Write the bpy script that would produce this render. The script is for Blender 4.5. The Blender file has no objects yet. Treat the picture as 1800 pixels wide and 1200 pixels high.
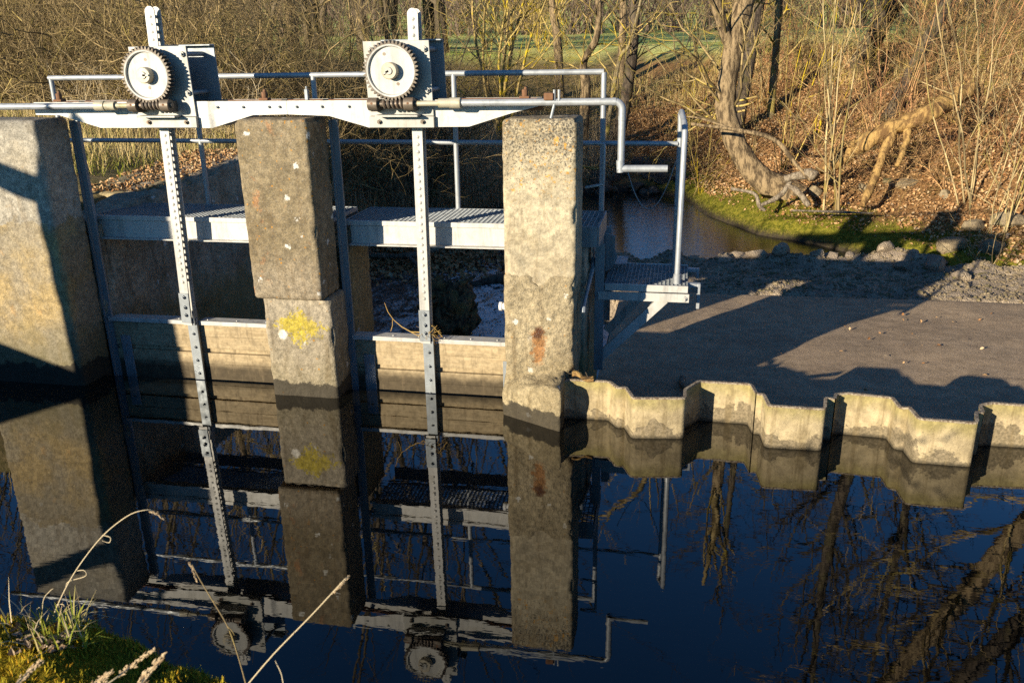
import bpy, math, random
import numpy as np
from mathutils import Vector

# ------------------------------------------------------------------ camera, world, sun, exposure
S = bpy.context.scene
COL = S.collection
EYE = np.array([0.0, 0.0, 2.5007])
FPX, PITCH, YAW, ROLL = 1482.09, 0.3295, 0.1935, -0.0169      # focal length in pixels of the 1800 px photograph
FW = np.array([-math.sin(YAW)*math.cos(PITCH), math.cos(YAW)*math.cos(PITCH), -math.sin(PITCH)])
_r = np.array([math.cos(YAW), math.sin(YAW), 0.0]); _u = np.cross(_r, FW)
RT = math.cos(ROLL)*_r + math.sin(ROLL)*_u
UP = -math.sin(ROLL)*_r + math.cos(ROLL)*_u
cam = bpy.data.cameras.new("camera"); cam_ob = bpy.data.objects.new("camera", cam); COL.objects.link(cam_ob)
from mathutils import Matrix
cam_ob.matrix_world = Matrix(((RT[0], UP[0], -FW[0], EYE[0]), (RT[1], UP[1], -FW[1], EYE[1]), (RT[2], UP[2], -FW[2], EYE[2]), (0, 0, 0, 1)))
cam.sensor_width = 36; cam.lens = FPX/1800*36; cam.clip_start = 0.05; cam.clip_end = 2000
cam.dof.use_dof = True; cam.dof.focus_distance = 6.5; cam.dof.aperture_fstop = 7.0
S.camera = cam_ob

SUN_T, SUN_K = 0.68, 0.29                                     # shadows run +x by SUN_T and down by SUN_K per metre of +y
to_sun = Vector((-SUN_T, -1.0, SUN_K)).normalized()
SUN_EL = math.asin(to_sun.z); SUN_AZ = math.atan2(to_sun.x, to_sun.y)
W = bpy.data.worlds.new("World"); S.world = W; W.use_nodes = True
_nt = W.node_tree; _sky = _nt.nodes.new("ShaderNodeTexSky"); _sky.sky_type = 'NISHITA'; _sky.sun_disc = False
_sky.sun_elevation = SUN_EL; _sky.sun_rotation = SUN_AZ % (2*math.pi); _sky.air_density = 0.8; _sky.dust_density = 0.1; _sky.ozone_density = 3.5
_tint = _nt.nodes.new("ShaderNodeVectorMath"); _tint.operation = 'MULTIPLY'; _tint.inputs[1].default_value = (0.50, 0.86, 1.08)   # the clear deep blue of a cold winter sky
_nt.links.new(_sky.outputs[0], _tint.inputs[0]); _nt.links.new(_tint.outputs[0], _nt.nodes["Background"].inputs[0]); _nt.nodes["Background"].inputs[1].default_value = 0.076
sl = bpy.data.lights.new("sun", 'SUN'); sl.energy = 5.0; sl.angle = math.radians(0.5); sl.color = (1.0, 0.88, 0.68)
so = bpy.data.objects.new("sun", sl); COL.objects.link(so); so.rotation_euler = to_sun.to_track_quat('Z', 'Y').to_euler(); so.location = (-8, -20, 12)
S.view_settings.view_transform = 'Standard'; S.view_settings.look = 'None'; S.view_settings.gamma = 1.0; S.view_settings.use_curve_mapping = False
S.view_settings.exposure = 0.95
S.cycles.use_denoising = False; S.render.filter_size = 1.25
S.cycles.max_bounces = 6; S.cycles.diffuse_bounces = 3; S.cycles.glossy_bounces = 3; S.cycles.transmission_bounces = 4
S.cycles.sample_clamp_indirect = 4.0; S.cycles.caustics_reflective = False; S.cycles.caustics_refractive = False

rng = random.Random(7); nr = np.random.default_rng(11)
R_ = rng.uniform
def at(u, v, Y):                                              # the point of the plane y = Y seen at a pixel of the photograph
    d = FW + RT*(u-900)/FPX - UP*(v-600)/FPX
    return EYE + d*Y/d[1]

# ------------------------------------------------------------------ noise
def _hash(ix, iy, iz):
    h = (ix*374761393 + iy*668265263 + iz*2147483647*0 + iz*1274126177) & 0xffffffff
    h = ((h ^ (h >> 13))*1274126177) & 0xffffffff
    return ((h ^ (h >> 16)) & 0xffffff)/float(0xffffff)
def vnoise(P, s=1.0):
    P = np.asarray(P, float)*s; I = np.floor(P).astype(np.int64); F = P-I; F = F*F*(3-2*F)
    o = 0
    for dx in (0, 1):
        for dy in (0, 1):
            for dz in (0, 1):
                w = (F[..., 0] if dx else 1-F[..., 0])*(F[..., 1] if dy else 1-F[..., 1])*(F[..., 2] if dz else 1-F[..., 2])
                o = o + w*_hash(I[..., 0]+dx+1000, I[..., 1]+dy+2000, I[..., 2]+dz+3000)
    return o*2-1
def fbm(P, s=1.0, oct=4, g=0.5):
    o = 0; a = 1.0
    for k in range(oct): o = o + a*vnoise(np.asarray(P)+k*17.3, s*2**k); a *= g
    return o
def ss(a, b, x):
    t = np.clip((np.asarray(x, float)-a)/(b-a), 0, 1); return t*t*(3-2*t)

# ------------------------------------------------------------------ mesh building
class MB:
    def __init__(s): s.v = []; s.f = []
    def add(s, v, f):
        n = len(s.v); s.v += [tuple(map(float, p)) for p in v]; s.f += [tuple(i+n for i in q) for q in f]; return s
    def box(s, x0, x1, y0, y1, z0, z1):
        return s.add([(x0,y0,z0),(x1,y0,z0),(x1,y1,z0),(x0,y1,z0),(x0,y0,z1),(x1,y0,z1),(x1,y1,z1),(x0,y1,z1)],
                     [(0,3,2,1),(4,5,6,7),(0,1,5,4),(1,2,6,5),(2,3,7,6),(3,0,4,7)])
    def bar(s, p, q, w, h, side=(1,0,0)):
        p, q = np.array(p, float), np.array(q, float); d = (q-p)/np.linalg.norm(q-p)
        a = np.array(side, float); a -= d*(a@d); a /= np.linalg.norm(a); b = np.cross(d, a)
        c = [(-w/2,-h/2),(w/2,-h/2),(w/2,h/2),(-w/2,h/2)]
        return s.add([p+a*i+b*j for i, j in c]+[q+a*i+b*j for i, j in c], [(3,2,1,0),(4,5,6,7),(0,1,5,4),(1,2,6,5),(2,3,7,6),(3,0,4,7)])
    def tube(s, pts, r, n=10, cap=True):
        P = [np.array(p, float) for p in pts]; m = len(P); rr = r if hasattr(r, '__len__') else [r]*m
        T = []
        for i in range(m):
            t = (P[min(i+1, m-1)]-P[max(i-1, 0)]); T.append(t/(np.linalg.norm(t)+1e-12))
        a = np.array([0,0,1.0]) if abs(T[0][2]) < .9 else np.array([1.0,0,0])
        v = []; f = []
        for i in range(m):
            a = a-T[i]*(a@T[i]); a /= np.linalg.norm(a); b = np.cross(T[i], a)
            for k in range(n):
                w = 2*math.pi*k/n; v.append(P[i]+(a*math.cos(w)+b*math.sin(w))*rr[i])
        for i in range(m-1):
            for k in range(n): k2 = (k+1) % n; f.append((i*n+k, i*n+k2, (i+1)*n+k2, (i+1)*n+k))
        if cap: f.append(tuple(range(n-1, -1, -1))); f.append(tuple((m-1)*n+k for k in range(n)))
        return s.add(v, f)
    def cyl(s, p, q, r, n=16): return s.tube([p, q], r, n)
    def prism(s, poly, y0, y1):                               # polygon in x,z pulled from y0 to y1
        n = len(poly); v = [(x, y0, z) for x, z in poly]+[(x, y1, z) for x, z in poly]
        return s.add(v, [tuple(range(n)), tuple(range(2*n-1, n-1, -1))]+[(i, n+i, n+(i+1) % n, (i+1) % n) for i in range(n)])
    def plan(s, poly, z0, z1):                                # polygon in x,y (counter-clockwise) pulled up
        n = len(poly); v = [(x, y, z0) for x, y in poly]+[(x, y, z1) for x, y in poly]
        return s.add(v, [tuple(range(n-1, -1, -1)), tuple(range(n, 2*n))]+[(i, (i+1) % n, n+(i+1) % n, n+i) for i in range(n)])
    def ball(s, c, rx, ry=None, rz=None, n=8, m=5):
        ry = ry or rx; rz = rz or rx; v = [(c[0], c[1], c[2]-rz)]; f = []
        for j in range(1, m):
            t = math.pi*j/m-math.pi/2
            for k in range(n): w = 2*math.pi*k/n; v.append((c[0]+rx*math.cos(t)*math.cos(w), c[1]+ry*math.cos(t)*math.sin(w), c[2]+rz*math.sin(t)))
        v.append((c[0], c[1], c[2]+rz)); L = len(v)-1
        for k in range(n):
            k2 = (k+1) % n; f.append((0, 1+k2, 1+k)); f.append((L, L-n+k, L-n+k2))
            for j in range(m-2): b = 1+j*n; f.append((b+k, b+k2, b+n+k2, b+n+k))
        return s.add(v, f)
    def hexbolt(s, c, r=.016, h=.014, d=-1):                  # a hexagonal bolt head on a plane facing -y (d=-1) or +y
        n = 6; return s.tube([c, (c[0], c[1]+d*h, c[2])], r, n).tube([(c[0], c[1]+d*h, c[2]), (c[0], c[1]+d*(h+.012), c[2])], r*.5, 8)
    def build(s, name, mat, parent=None, loc=None, smooth=35, bevel=0):
        return mesh_object(name, np.array(s.v), s.f, mat, parent, loc, smooth, bevel)

def root_loc(o):
    p = np.zeros(3)
    while o is not None: p += np.array(o.location); o = o.parent
    return p
def mesh_object(name, V, F, mat, parent=None, loc=None, smooth=35, bevel=0):
    """world-space vertices in, an object with its origin at loc (or its parent's origin) out"""
    off = root_loc(parent) if parent is not None else np.array(loc if loc is not None else (0, 0, 0), float)
    V = np.asarray(V, float)-off
    me = bpy.data.meshes.new(name)
    if isinstance(F, np.ndarray):
        k = F.shape[1]; me.vertices.add(len(V)); me.vertices.foreach_set("co", V.astype(np.float32).ravel())
        me.loops.add(F.size); me.loops.foreach_set("vertex_index", F.astype(np.int32).ravel())
        me.polygons.add(len(F)); me.polygons.foreach_set("loop_start", np.arange(0, F.size, k, dtype=np.int32)); me.polygons.foreach_set("loop_total", np.full(len(F), k, np.int32))
        me.update(calc_edges=True)
    else:
        me.from_pydata([tuple(p) for p in V], [], F); me.update()
    if smooth:
        me.polygons.foreach_set("use_smooth", [True]*len(me.polygons))
        if smooth < 180: me.set_sharp_from_angle(angle=math.radians(smooth))
    if mat is not None: me.materials.append(mat)
    o = bpy.data.objects.new(name, me); COL.objects.link(o)
    if parent is not None: o.parent = parent
    elif loc is not None: o.location = loc
    if bevel:
        b = o.modifiers.new("bevel", 'BEVEL'); b.width = bevel; b.segments = 2; b.limit_method = 'ANGLE'; b.angle_limit = math.radians(40)
    return o
def tag(o, label=None, cat=None, group=None, kind=None):
    if label: o['label'] = label
    if cat: o['category'] = cat
    if group: o['group'] = group
    if kind: o['kind'] = kind
    return o
def thing(name, label, cat, loc, group=None):
    o = bpy.data.objects.new(name, None); COL.objects.link(o); o.location = loc; o.empty_display_size = .1
    return tag(o, label, cat, group)

def rock_box(x0, x1, y0, y1, z0, z1, r=.03, step=.04, amp=.006, sc=14, chip=.0, bottom=True):
    """a weathered block: rounded edges, uneven faces"""
    lo = np.array([x0,y0,z0]); hi = np.array([x1,y1,z1]); n = np.maximum(2, np.ceil((hi-lo)/step).astype(int))
    idx = {}; V = []; F = []
    def vid(i, j, k):
        if (i,j,k) not in idx: idx[(i,j,k)] = len(V); V.append(lo+(hi-lo)*np.array([i,j,k])/n)
        return idx[(i,j,k)]
    nx, ny, nz = n
    for i in range(nx):
        for j in range(ny):
            F.append((vid(i,j,0), vid(i,j+1,0), vid(i+1,j+1,0), vid(i+1,j,0))); F.append((vid(i,j,nz), vid(i+1,j,nz), vid(i+1,j+1,nz), vid(i,j+1,nz)))
    for i in range(nx):
        for k in range(nz):
            F.append((vid(i,0,k), vid(i+1,0,k), vid(i+1,0,k+1), vid(i,0,k+1))); F.append((vid(i,ny,k), vid(i,ny,k+1), vid(i+1,ny,k+1), vid(i+1,ny,k)))
    for j in range(ny):
        for k in range(nz):
            F.append((vid(0,j,k), vid(0,j,k+1), vid(0,j+1,k+1), vid(0,j+1,k))); F.append((vid(nx,j,k), vid(nx,j+1,k), vid(nx,j+1,k+1), vid(nx,j,k+1)))
    V = np.array(V); C = np.clip(V, lo+r, hi-r); D = V-C; L = np.linalg.norm(D, axis=1, keepdims=True); N = D/np.maximum(L, 1e-9)
    edge = (np.abs(D) > r*.35).sum(1) >= 2
    V = C+N*r
    V = V+N*(amp*fbm(V, sc, 4, .6))[:, None]
    if chip:
        q = np.clip(fbm(V+5, 9, 3)-.15, 0, 1)*edge; V = V-N*(chip*q)[:, None]
    return V, F

def seg_mesh(segs, k=4):
    """segments (x0,y0,z0,x1,y1,z1,r0,r1) -> open prisms, as arrays"""
    S_ = np.asarray(segs, float); n = len(S_); a, b = S_[:, :3], S_[:, 3:6]; d = b-a; d /= np.linalg.norm(d, axis=1, keepdims=True)+1e-9
    ref = np.where(np.abs(d[:, 2:3]) < .8, np.array([[0,0,1.0]]), np.array([[1.0,0,0]]))
    e1 = np.cross(d, ref); e1 /= np.linalg.norm(e1, axis=1, keepdims=True)+1e-9; e2 = np.cross(d, e1)
    V = np.empty((n, 2*k, 3))
    for i in range(k):
        w = 2*math.pi*i/k; dirn = e1*math.cos(w)+e2*math.sin(w)
        V[:, i] = a+dirn*S_[:, 6:7]; V[:, k+i] = b+dirn*S_[:, 7:8]
    base = (np.arange(n)*2*k)[:, None]
    F = np.concatenate([base+np.array([[i, (i+1) % k, k+(i+1) % k, k+i]]) for i in range(k)])
    return V.reshape(-1, 3), F
# ------------------------------------------------------------------ materials
class NG:
    def __init__(s, name):
        s.m = bpy.data.materials.new(name); s.m.use_nodes = True; s.t = s.m.node_tree; s.b = s.t.nodes["Principled BSDF"]
        g = s.t.nodes.new("ShaderNodeNewGeometry"); s.pos = g.outputs["Position"]; s.geo = g
    def node(s, ty, **kw):
        n = s.t.nodes.new(ty)
        for k, v in kw.items(): setattr(n, k, v)
        return n
    def put(s, sock, v):
        if isinstance(v, bpy.types.NodeSocket): s.t.links.new(v, sock)
        elif isinstance(v, (tuple, list)) and len(v) == 3 and sock.type == 'RGBA': sock.default_value = (*v, 1)
        else: sock.default_value = v
    def vec(s, scale=(1,1,1), loc=(0,0,0)):
        n = s.node("ShaderNodeMapping"); s.put(n.inputs[0], s.pos); n.inputs["Scale"].default_value = scale; n.inputs["Location"].default_value = loc; return n.outputs[0]
    def noise(s, scale, detail=4, rough=.55, vec=None, dist=0):
        n = s.node("ShaderNodeTexNoise"); s.put(n.inputs["Vector"], vec or s.pos); n.inputs["Scale"].default_value = scale; n.inputs["Detail"].default_value = detail
        n.inputs["Roughness"].default_value = rough; n.inputs["Distortion"].default_value = dist; return n.outputs["Fac"]
    def voro(s, scale, vec=None, feature='F1', out="Distance", rnd=1):
        n = s.node("ShaderNodeTexVoronoi", feature=feature); s.put(n.inputs["Vector"], vec or s.pos); n.inputs["Scale"].default_value = scale
        if "Randomness" in n.inputs: n.inputs["Randomness"].default_value = rnd
        return n.outputs[out]
    def rng(s, f, a, b, lo=0, hi=1):
        n = s.node("ShaderNodeMapRange"); n.interpolation_type = 'SMOOTHSTEP'
        s.put(n.inputs["Value"], f)
        for k, v in zip(("From Min", "From Max", "To Min", "To Max"), (a, b, lo, hi)): s.put(n.inputs[k], v)
        return n.outputs[0]
    def math(s, op, a, b=0.0):
        n = s.node("ShaderNodeMath", operation=op); s.put(n.inputs[0], a); s.put(n.inputs[1], b); return n.outputs[0]
    def mix(s, f, a, b):
        n = s.node("ShaderNodeMix", data_type='RGBA'); s.put(n.inputs["Factor"], f); s.put(n.inputs[6], a); s.put(n.inputs[7], b); return n.outputs[2]
    def mul(s, c, f):                                         # colour times scalar socket
        n = s.node("ShaderNodeVectorMath", operation='SCALE'); s.put(n.inputs[0], c); s.put(n.inputs["Scale"], f); return n.outputs[0]
    def z(s):
        n = s.node("ShaderNodeSeparateXYZ"); s.put(n.inputs[0], s.pos); return n.outputs
    def bump(s, h, strength=.5, dist=.01, normal=None):
        n = s.node("ShaderNodeBump"); n.inputs["Strength"].default_value = strength; n.inputs["Distance"].default_value = dist; s.put(n.inputs["Height"], h)
        if normal: s.put(n.inputs["Normal"], normal)
        s.put(s.b.inputs["Normal"], n.outputs[0]); return n.outputs[0]
    def done(s, col, rough=.8, metal=0, spec=None):
        s.put(s.b.inputs["Base Color"], col); s.put(s.b.inputs["Roughness"], rough); s.put(s.b.inputs["Metallic"], metal)
        if spec is not None: s.put(s.b.inputs["Specular IOR Level"], spec)
        return s.m
    def attr(s, name):
        n = s.node("ShaderNodeAttribute", attribute_name=name); return n

def concrete(name, c1, c2, dark=(.06,.055,.045), speck=0.5, orange=.3, white=.3, wet=.12, moss=.25, extra=None, bump=.6, orange_c=(.42,.20,.03)):
    g = NG(name); X, Y, Z = g.z()
    col = g.mix(g.rng(g.noise(2.2, 6, .6), .32, .66), c1, c2)
    col = g.mix(g.math('MULTIPLY', g.rng(g.noise(9, 6, .65), .48, .62), .45), col, tuple(k*.62 for k in c1))
    if extra: col = extra(g, col, X, Y, Z)
    st = g.noise(5, 4, .6, g.vec((3.0, 3.0, .35)))            # streaks that run down the face
    col = g.mix(g.math('MULTIPLY', g.rng(st, .52, .70), .62), col, (c2[0]*.58, c2[1]*.52, c2[2]*.45)); col = g.mix(g.math('MULTIPLY', g.rng(g.noise(1.7, 6, .68), .52, .66), .5), col, (c1[0]*.72, c1[1]*.66, c1[2]*.55))
    mid = g.noise(26, 6, .72); col = g.mul(col, g.rng(mid, .32, .68, .66, 1.30))
    gr = g.noise(150, 2, .6); col = g.mix(g.math('MULTIPLY', g.rng(gr, .60, .70), .32), col, (.60,.57,.50))
    fine = g.noise(95, 3, .6)
    col = g.mix(g.math('MULTIPLY', g.rng(fine, .5-.02, .64), speck), col, dark)
    if white: 
        v = g.math('ADD', g.voro(8.5), g.math('MULTIPLY', g.math('SUBTRACT', g.noise(48, 3), .5), .55)); rc = g.voro(8.5, out="Color"); sep = g.node("ShaderNodeSeparateColor"); g.put(sep.inputs[0], rc)
        col = g.mix(g.math('MULTIPLY', g.rng(v, .20, .12), g.math('MULTIPLY', g.rng(sep.outputs[0], 1-.6*white, 1-.6*white+.1), .85)), col, (.62,.60,.54))
    if orange:
        v = g.math('ADD', g.voro(26), g.math('MULTIPLY', g.math('SUBTRACT', g.noise(90, 2), .5), .5)); rc = g.voro(26, out="Color"); sep = g.node("ShaderNodeSeparateColor"); g.put(sep.inputs[0], rc)
        col = g.mix(g.math('MULTIPLY', g.rng(v, .24, .14), g.rng(sep.outputs[1], 1-.5*orange, 1-.5*orange+.05)), col, orange_c)
    if moss: col = g.mix(g.math('MULTIPLY', g.rng(g.math('ADD', Z, g.math('MULTIPLY', g.noise(4, 5), .8)), 1.05, .45), moss), col, (.15,.12,.03))
    if wet is not None:
        zz = g.math('ADD', Z, g.math('MULTIPLY', g.math('SUBTRACT', g.noise(6, 5, .65), .5), .22))
        col = g.mix(g.rng(zz, wet+.015, wet-.005, 0, .88), col, (.028,.024,.018))
    h = g.math('ADD', g.math('MULTIPLY', g.noise(28, 6, .65), 1.0), g.math('MULTIPLY', fine, .35))
    g.bump(h, bump, .012)
    return g.done(col, .88, 0, .25)

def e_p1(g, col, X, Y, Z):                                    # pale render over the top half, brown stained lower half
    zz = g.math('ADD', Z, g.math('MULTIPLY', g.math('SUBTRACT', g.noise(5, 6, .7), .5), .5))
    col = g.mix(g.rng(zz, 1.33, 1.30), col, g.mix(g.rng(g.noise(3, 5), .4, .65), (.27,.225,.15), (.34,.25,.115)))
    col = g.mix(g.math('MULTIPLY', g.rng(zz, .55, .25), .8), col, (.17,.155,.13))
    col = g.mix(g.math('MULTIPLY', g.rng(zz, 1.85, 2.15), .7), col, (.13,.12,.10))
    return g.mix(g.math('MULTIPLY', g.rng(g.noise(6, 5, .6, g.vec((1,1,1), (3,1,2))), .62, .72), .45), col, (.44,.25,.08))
def e_p2(g, col, X, Y, Z):
    zz = g.math('ADD', Z, g.math('MULTIPLY', g.math('SUBTRACT', g.noise(6, 5), .5), .2))
    col = g.mix(g.math('MULTIPLY', g.rng(zz, 1.25, .9), .55), col, (.30,.25,.18))
    return g.mix(g.math('MULTIPLY', g.rng(g.noise(7, 5, .6, g.vec((1,1,1), (9,4,1))), .62, .70), .55), col, (.40,.18,.07))
def e_plinth(g, col, X, Y, Z):                                # a bright yellow lichen patch
    dx = g.math('ABSOLUTE', g.math('ADD', X, 2.74)); dz = g.math('ABSOLUTE', g.math('SUBTRACT', Z, .565))
    m = g.math('SUBTRACT', 1.0, g.math('ADD', g.math('MULTIPLY', dx, 3.6), g.math('MULTIPLY', dz, 5.2)))
    m = g.math('ADD', g.math('MULTIPLY', g.math('MINIMUM', m, .55), .42), g.noise(42, 6, .78)); m2 = g.math('ADD', m, g.math('MULTIPLY', g.noise(9, 4, .6), .35))
    col = g.mix(g.math('MULTIPLY', g.rng(m2, .765, .83), .9), col, g.mix(g.noise(70, 3), (.50,.40,.03), (.34,.26,.03)))
    wd = g.math('ADD', g.math('POWER', g.math('ADD', X, 2.885), 2.0), g.math('POWER', g.math('SUBTRACT', Z, .50), 2.0))
    return g.mix(g.rng(g.math('ADD', wd, g.math('MULTIPLY', g.noise(45, 3), .003)), .0036, .0022), col, (.68,.64,.56))
def e_p3(g, col, X, Y, Z):                                    # black and orange crusts thick near the top
    hi = g.rng(Z, 1.25, 2.1)
    m = g.math('MULTIPLY', g.rng(g.noise(62, 5, .75), g.math('SUBTRACT', .665, g.math('MULTIPLY', hi, .185)), g.math('SUBTRACT', .705, g.math('MULTIPLY', hi, .185))), .92)
    col = g.mix(m, col, (.055,.05,.042))
    o = g.math('MULTIPLY', g.rng(g.noise(34, 4, .7, g.vec((1,1,1), (4,7,2))), .58, .64), g.rng(g.math('ADD', hi, g.math('MULTIPLY', g.noise(3, 3), .9)), .55, .95))
    return g.mix(g.math('MULTIPLY', o, .9), col, (.50,.25,.03))
def e_p3low(g, col, X, Y, Z):                                 # rust run below a corroded iron
    dx = g.math('ABSOLUTE', g.math('ADD', X, .905)); q = g.math('ADD', dx, g.math('MULTIPLY', g.math('SUBTRACT', g.noise(22, 6, .75), .5), .20))
    m = g.math('MULTIPLY', g.rng(q, .11, -.02), g.math('MULTIPLY', g.rng(Z, .28, .50), g.rng(Z, .74, .60)))
    m = g.rng(g.math('ADD', g.math('MULTIPLY', m, .62), g.math('MULTIPLY', g.noise(38, 6, .75), .62)), .50, .72)
    col = g.mix(g.math('MULTIPLY', m, .85), col, (.31,.135,.04))
    m2 = g.math('MULTIPLY', g.rng(q, .04, .02), g.math('MULTIPLY', g.rng(Z, .57, .60), g.rng(Z, .68, .655)))
    return g.mix(m2, col, (.09,.035,.015))
M = {}
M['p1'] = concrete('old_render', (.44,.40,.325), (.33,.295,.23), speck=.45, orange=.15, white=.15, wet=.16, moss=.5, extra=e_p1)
M['p2'] = concrete('brown_concrete', (.195,.15,.083), (.265,.21,.13), speck=.5, orange=.75, white=.9, wet=None, moss=0, extra=e_p2)
M['plinth'] = concrete('lichen_concrete', (.34,.29,.21), (.27,.23,.165), speck=.3, orange=.1, white=.2, wet=.10, moss=.25, extra=e_plinth, bump=.9)
M['p3'] = concrete('pale_concrete', (.44,.375,.255), (.34,.28,.18), speck=.12, orange=.15, white=0, wet=None, moss=0, extra=e_p3)
M['p3low'] = concrete('rough_concrete', (.38,.31,.19), (.26,.205,.12), speck=.40, orange=.08, white=.42, wet=.11, moss=.15, extra=e_p3low, bump=1.3)
M['wall'] = concrete('dark_wall', (.50,.42,.30), (.24,.195,.135), speck=.5, orange=0, white=.3, wet=None, moss=.7, bump=1.2)
M['rear'] = concrete('stained_wall', (.33,.26,.13), (.26,.21,.12), speck=.3, orange=0, white=.15, wet=None, moss=.5)

def steel(name, c, rough=.42, metal=.35, var=.12, stain=0.0, stain_c=(.25,.16,.08)):
    g = NG(name)
    f = g.voro(70, out="Color"); sep = g.node("ShaderNodeSeparateColor"); g.put(sep.inputs[0], f)
    k = g.math('ADD', 1-var, g.math('MULTIPLY', g.math('ADD', g.math('MULTIPLY', sep.outputs[0], .5), g.math('MULTIPLY', g.noise(5, 5, .6), 1.0)), var*1.2))
    col = g.mul(c, k)
    if stain: col = g.mix(g.math('MULTIPLY', g.rng(g.noise(11, 6, .7), .50, .68), stain), col, stain_c)
    sk = g.noise(7, 5, .65, g.vec((2.2, 2.2, .22))); col = g.mul(col, g.rng(sk, .46, .72, 1.0, .70)); col = g.mix(g.math('MULTIPLY', g.rng(g.noise(45, 4, .7), .62, .72), .35), col, tuple(k*.45 for k in c))
    g.bump(g.noise(160, 3), .12, .002)
    return g.done(col, g.rng(g.noise(14, 4), .3, .7, rough-.06, rough+.14), metal, .4)
M['zinc'] = steel('galvanised_steel', (.36,.375,.385), .40, .28, .22)
M['zincw'] = steel('bright_galvanised_plate', (.50,.485,.45), .46, .2, .14, .35, (.38,.35,.27))
M['zincd'] = steel('weathered_galvanised_steel', (.27,.295,.31), .48, .4, .16, .15, (.30,.27,.2))
M['plate'] = steel('dull_plate', (.38,.37,.335), .5, .2, .1, .25, (.40,.36,.28))
M['grate'] = steel('grating_steel', (.30,.32,.33), .45, .4, .2)
M['paint'] = steel('pale_gear_paint', (.45,.44,.405), .5, .05, .07, .22, (.50,.46,.38))
M['greasy'] = steel('rusty_greased_iron', (.17,.135,.10), .42, .3, .3, .55, (.22,.11,.05))
M['tooth'] = steel('worn_gear_tooth', (.13,.105,.08), .45, .3, .3, .6, (.05,.035,.025))
M['brass'] = steel('weathered_coupling', (.44,.40,.30), .55, .15, .15, .6, (.33,.27,.10))
M['hub'] = steel('stained_hub', (.46,.41,.31), .5, .15, .1, .55, (.42,.26,.10))
M['rust'] = steel('rust', (.20,.10,.05), .8, .1, .3, .5, (.10,.05,.03))
M['white'] = steel('white_plastic', (.78,.77,.74), .4, 0, .05)

def wood_gate():
    g = NG('weathered_boards'); X, Y, Z = g.z()
    gr = g.noise(5, 6, .65, g.vec((1.0, 1, 9)))
    col = g.mix(g.rng(gr, .30, .75), (.40,.315,.19), (.31,.235,.135))
    col = g.mix(g.math('MULTIPLY', g.rng(g.noise(5, 5, .7), .58, .7), .6), col, (.19,.14,.075))
    col = g.mix(g.math('MULTIPLY', g.rng(g.noise(60, 3, .7), .62, .7), .5), col, (.10,.08,.05))
    zz = g.math('ADD', Z, g.math('MULTIPLY', g.math('SUBTRACT', g.noise(9, 5), .5), .06))
    col = g.mix(g.rng(zz, .15, .05, 0, .92), col, (.045,.034,.02))
    dr = g.noise(9, 5, .65, g.vec((2.4, 1, .35))); col = g.mix(g.math('MULTIPLY', g.rng(dr, .52, .68), .5), col, (.16,.12,.07)); col = g.mul(col, g.rng(g.noise(24, 6, .72), .3, .7, .75, 1.22))
    g.bump(gr, .5, .006); return g.done(col, .8, 0, .25)
M['board'] = wood_gate()
def pile_mat():
    g = NG('lichened_sheet_pile'); X, Y, Z = g.z()
    col = g.mix(g.rng(g.noise(4, 5), .35, .65), (.42,.34,.205), (.34,.27,.155))
    col = g.mix(g.math('MULTIPLY', g.rng(g.math('ADD', Z, g.math('MULTIPLY', g.noise(9, 4), .16)), .24, .38), .6), col, (.27,.23,.06))
    zz = g.math('ADD', Z, g.math('MULTIPLY', g.math('SUBTRACT', g.noise(4.5, 6, .62), .5), .55))
    col = g.mix(g.rng(zz, .092, .082), col, g.mix(g.rng(g.noise(60, 4), .4, .6), (.16,.13,.08), (.25,.20,.125)))
    col = g.mix(g.rng(g.math('ADD', Z, g.math('MULTIPLY', g.noise(20, 3), .03)), .045, .018, 0, .8), col, (.035,.03,.02))
    col = g.mix(g.math('MULTIPLY', g.rng(g.noise(70, 3), .60, .68), .5), col, (.14,.11,.07))
    sk = g.noise(6, 6, .7, g.vec((2.5, 2.5, .25))); col = g.mix(g.math('MULTIPLY', g.rng(sk, .50, .66), .55), col, (.17,.125,.06)); col = g.mul(col, g.rng(g.noise(14, 6, .7), .3, .7, .72, 1.2))
    g.bump(g.noise(60, 5, .7), .6, .008); return g.done(col, .85, 0, .25)
M['pile'] = pile_mat()
def top_edge():
    g = NG('rusted_pile_edge'); col = g.mix(g.rng(g.noise(60, 5, .7), .4, .6), (.34,.29,.21), (.14,.10,.07)); g.bump(g.noise(90, 4), .7, .006); return g.done(col, .9, 0, .2)
M['piletop'] = top_edge()

def bark(name, c1, c2, lichen=None, amt=.5, sc=1.0, patch=3.0):
    g = NG(name)
    st = g.noise(11*sc, 6, .7, g.vec((1, 1, .28)))
    col = g.mix(g.rng(st, .40, .58), c2, c1)
    if lichen: col = g.mix(g.math('MULTIPLY', g.rng(g.noise(patch, 4, .6), .50, .62), amt), col, lichen)
    g.bump(st, 1.0, .06); return g.done(col, .9, 0, .15)
def twig(name, c1, c2, lichen=None, amt=.5):
    g = NG(name); col = g.mix(g.rng(g.noise(.9, 4, .7), .40, .60), c1, c2)
    rd = g.geo.outputs['Random Per Island']; col = g.mul(col, g.rng(rd, 0, 1, .42, 1.45))
    if lichen: col = g.mix(g.math('MULTIPLY', g.rng(g.noise(1.6, 4, .7), .53, .62), amt), col, lichen)
    return g.done(col, .85, 0, .15)
M['bark'] = bark('grey_brown_bark', (.31,.225,.125), (.085,.06,.035))
M['bark_y'] = bark('lichened_bark', (.30,.24,.13), (.12,.09,.05), (.36,.28,.04), .55)
M['bark_d'] = bark('dark_bark', (.13,.10,.07), (.045,.035,.028), (.11,.10,.03), .5)
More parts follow.
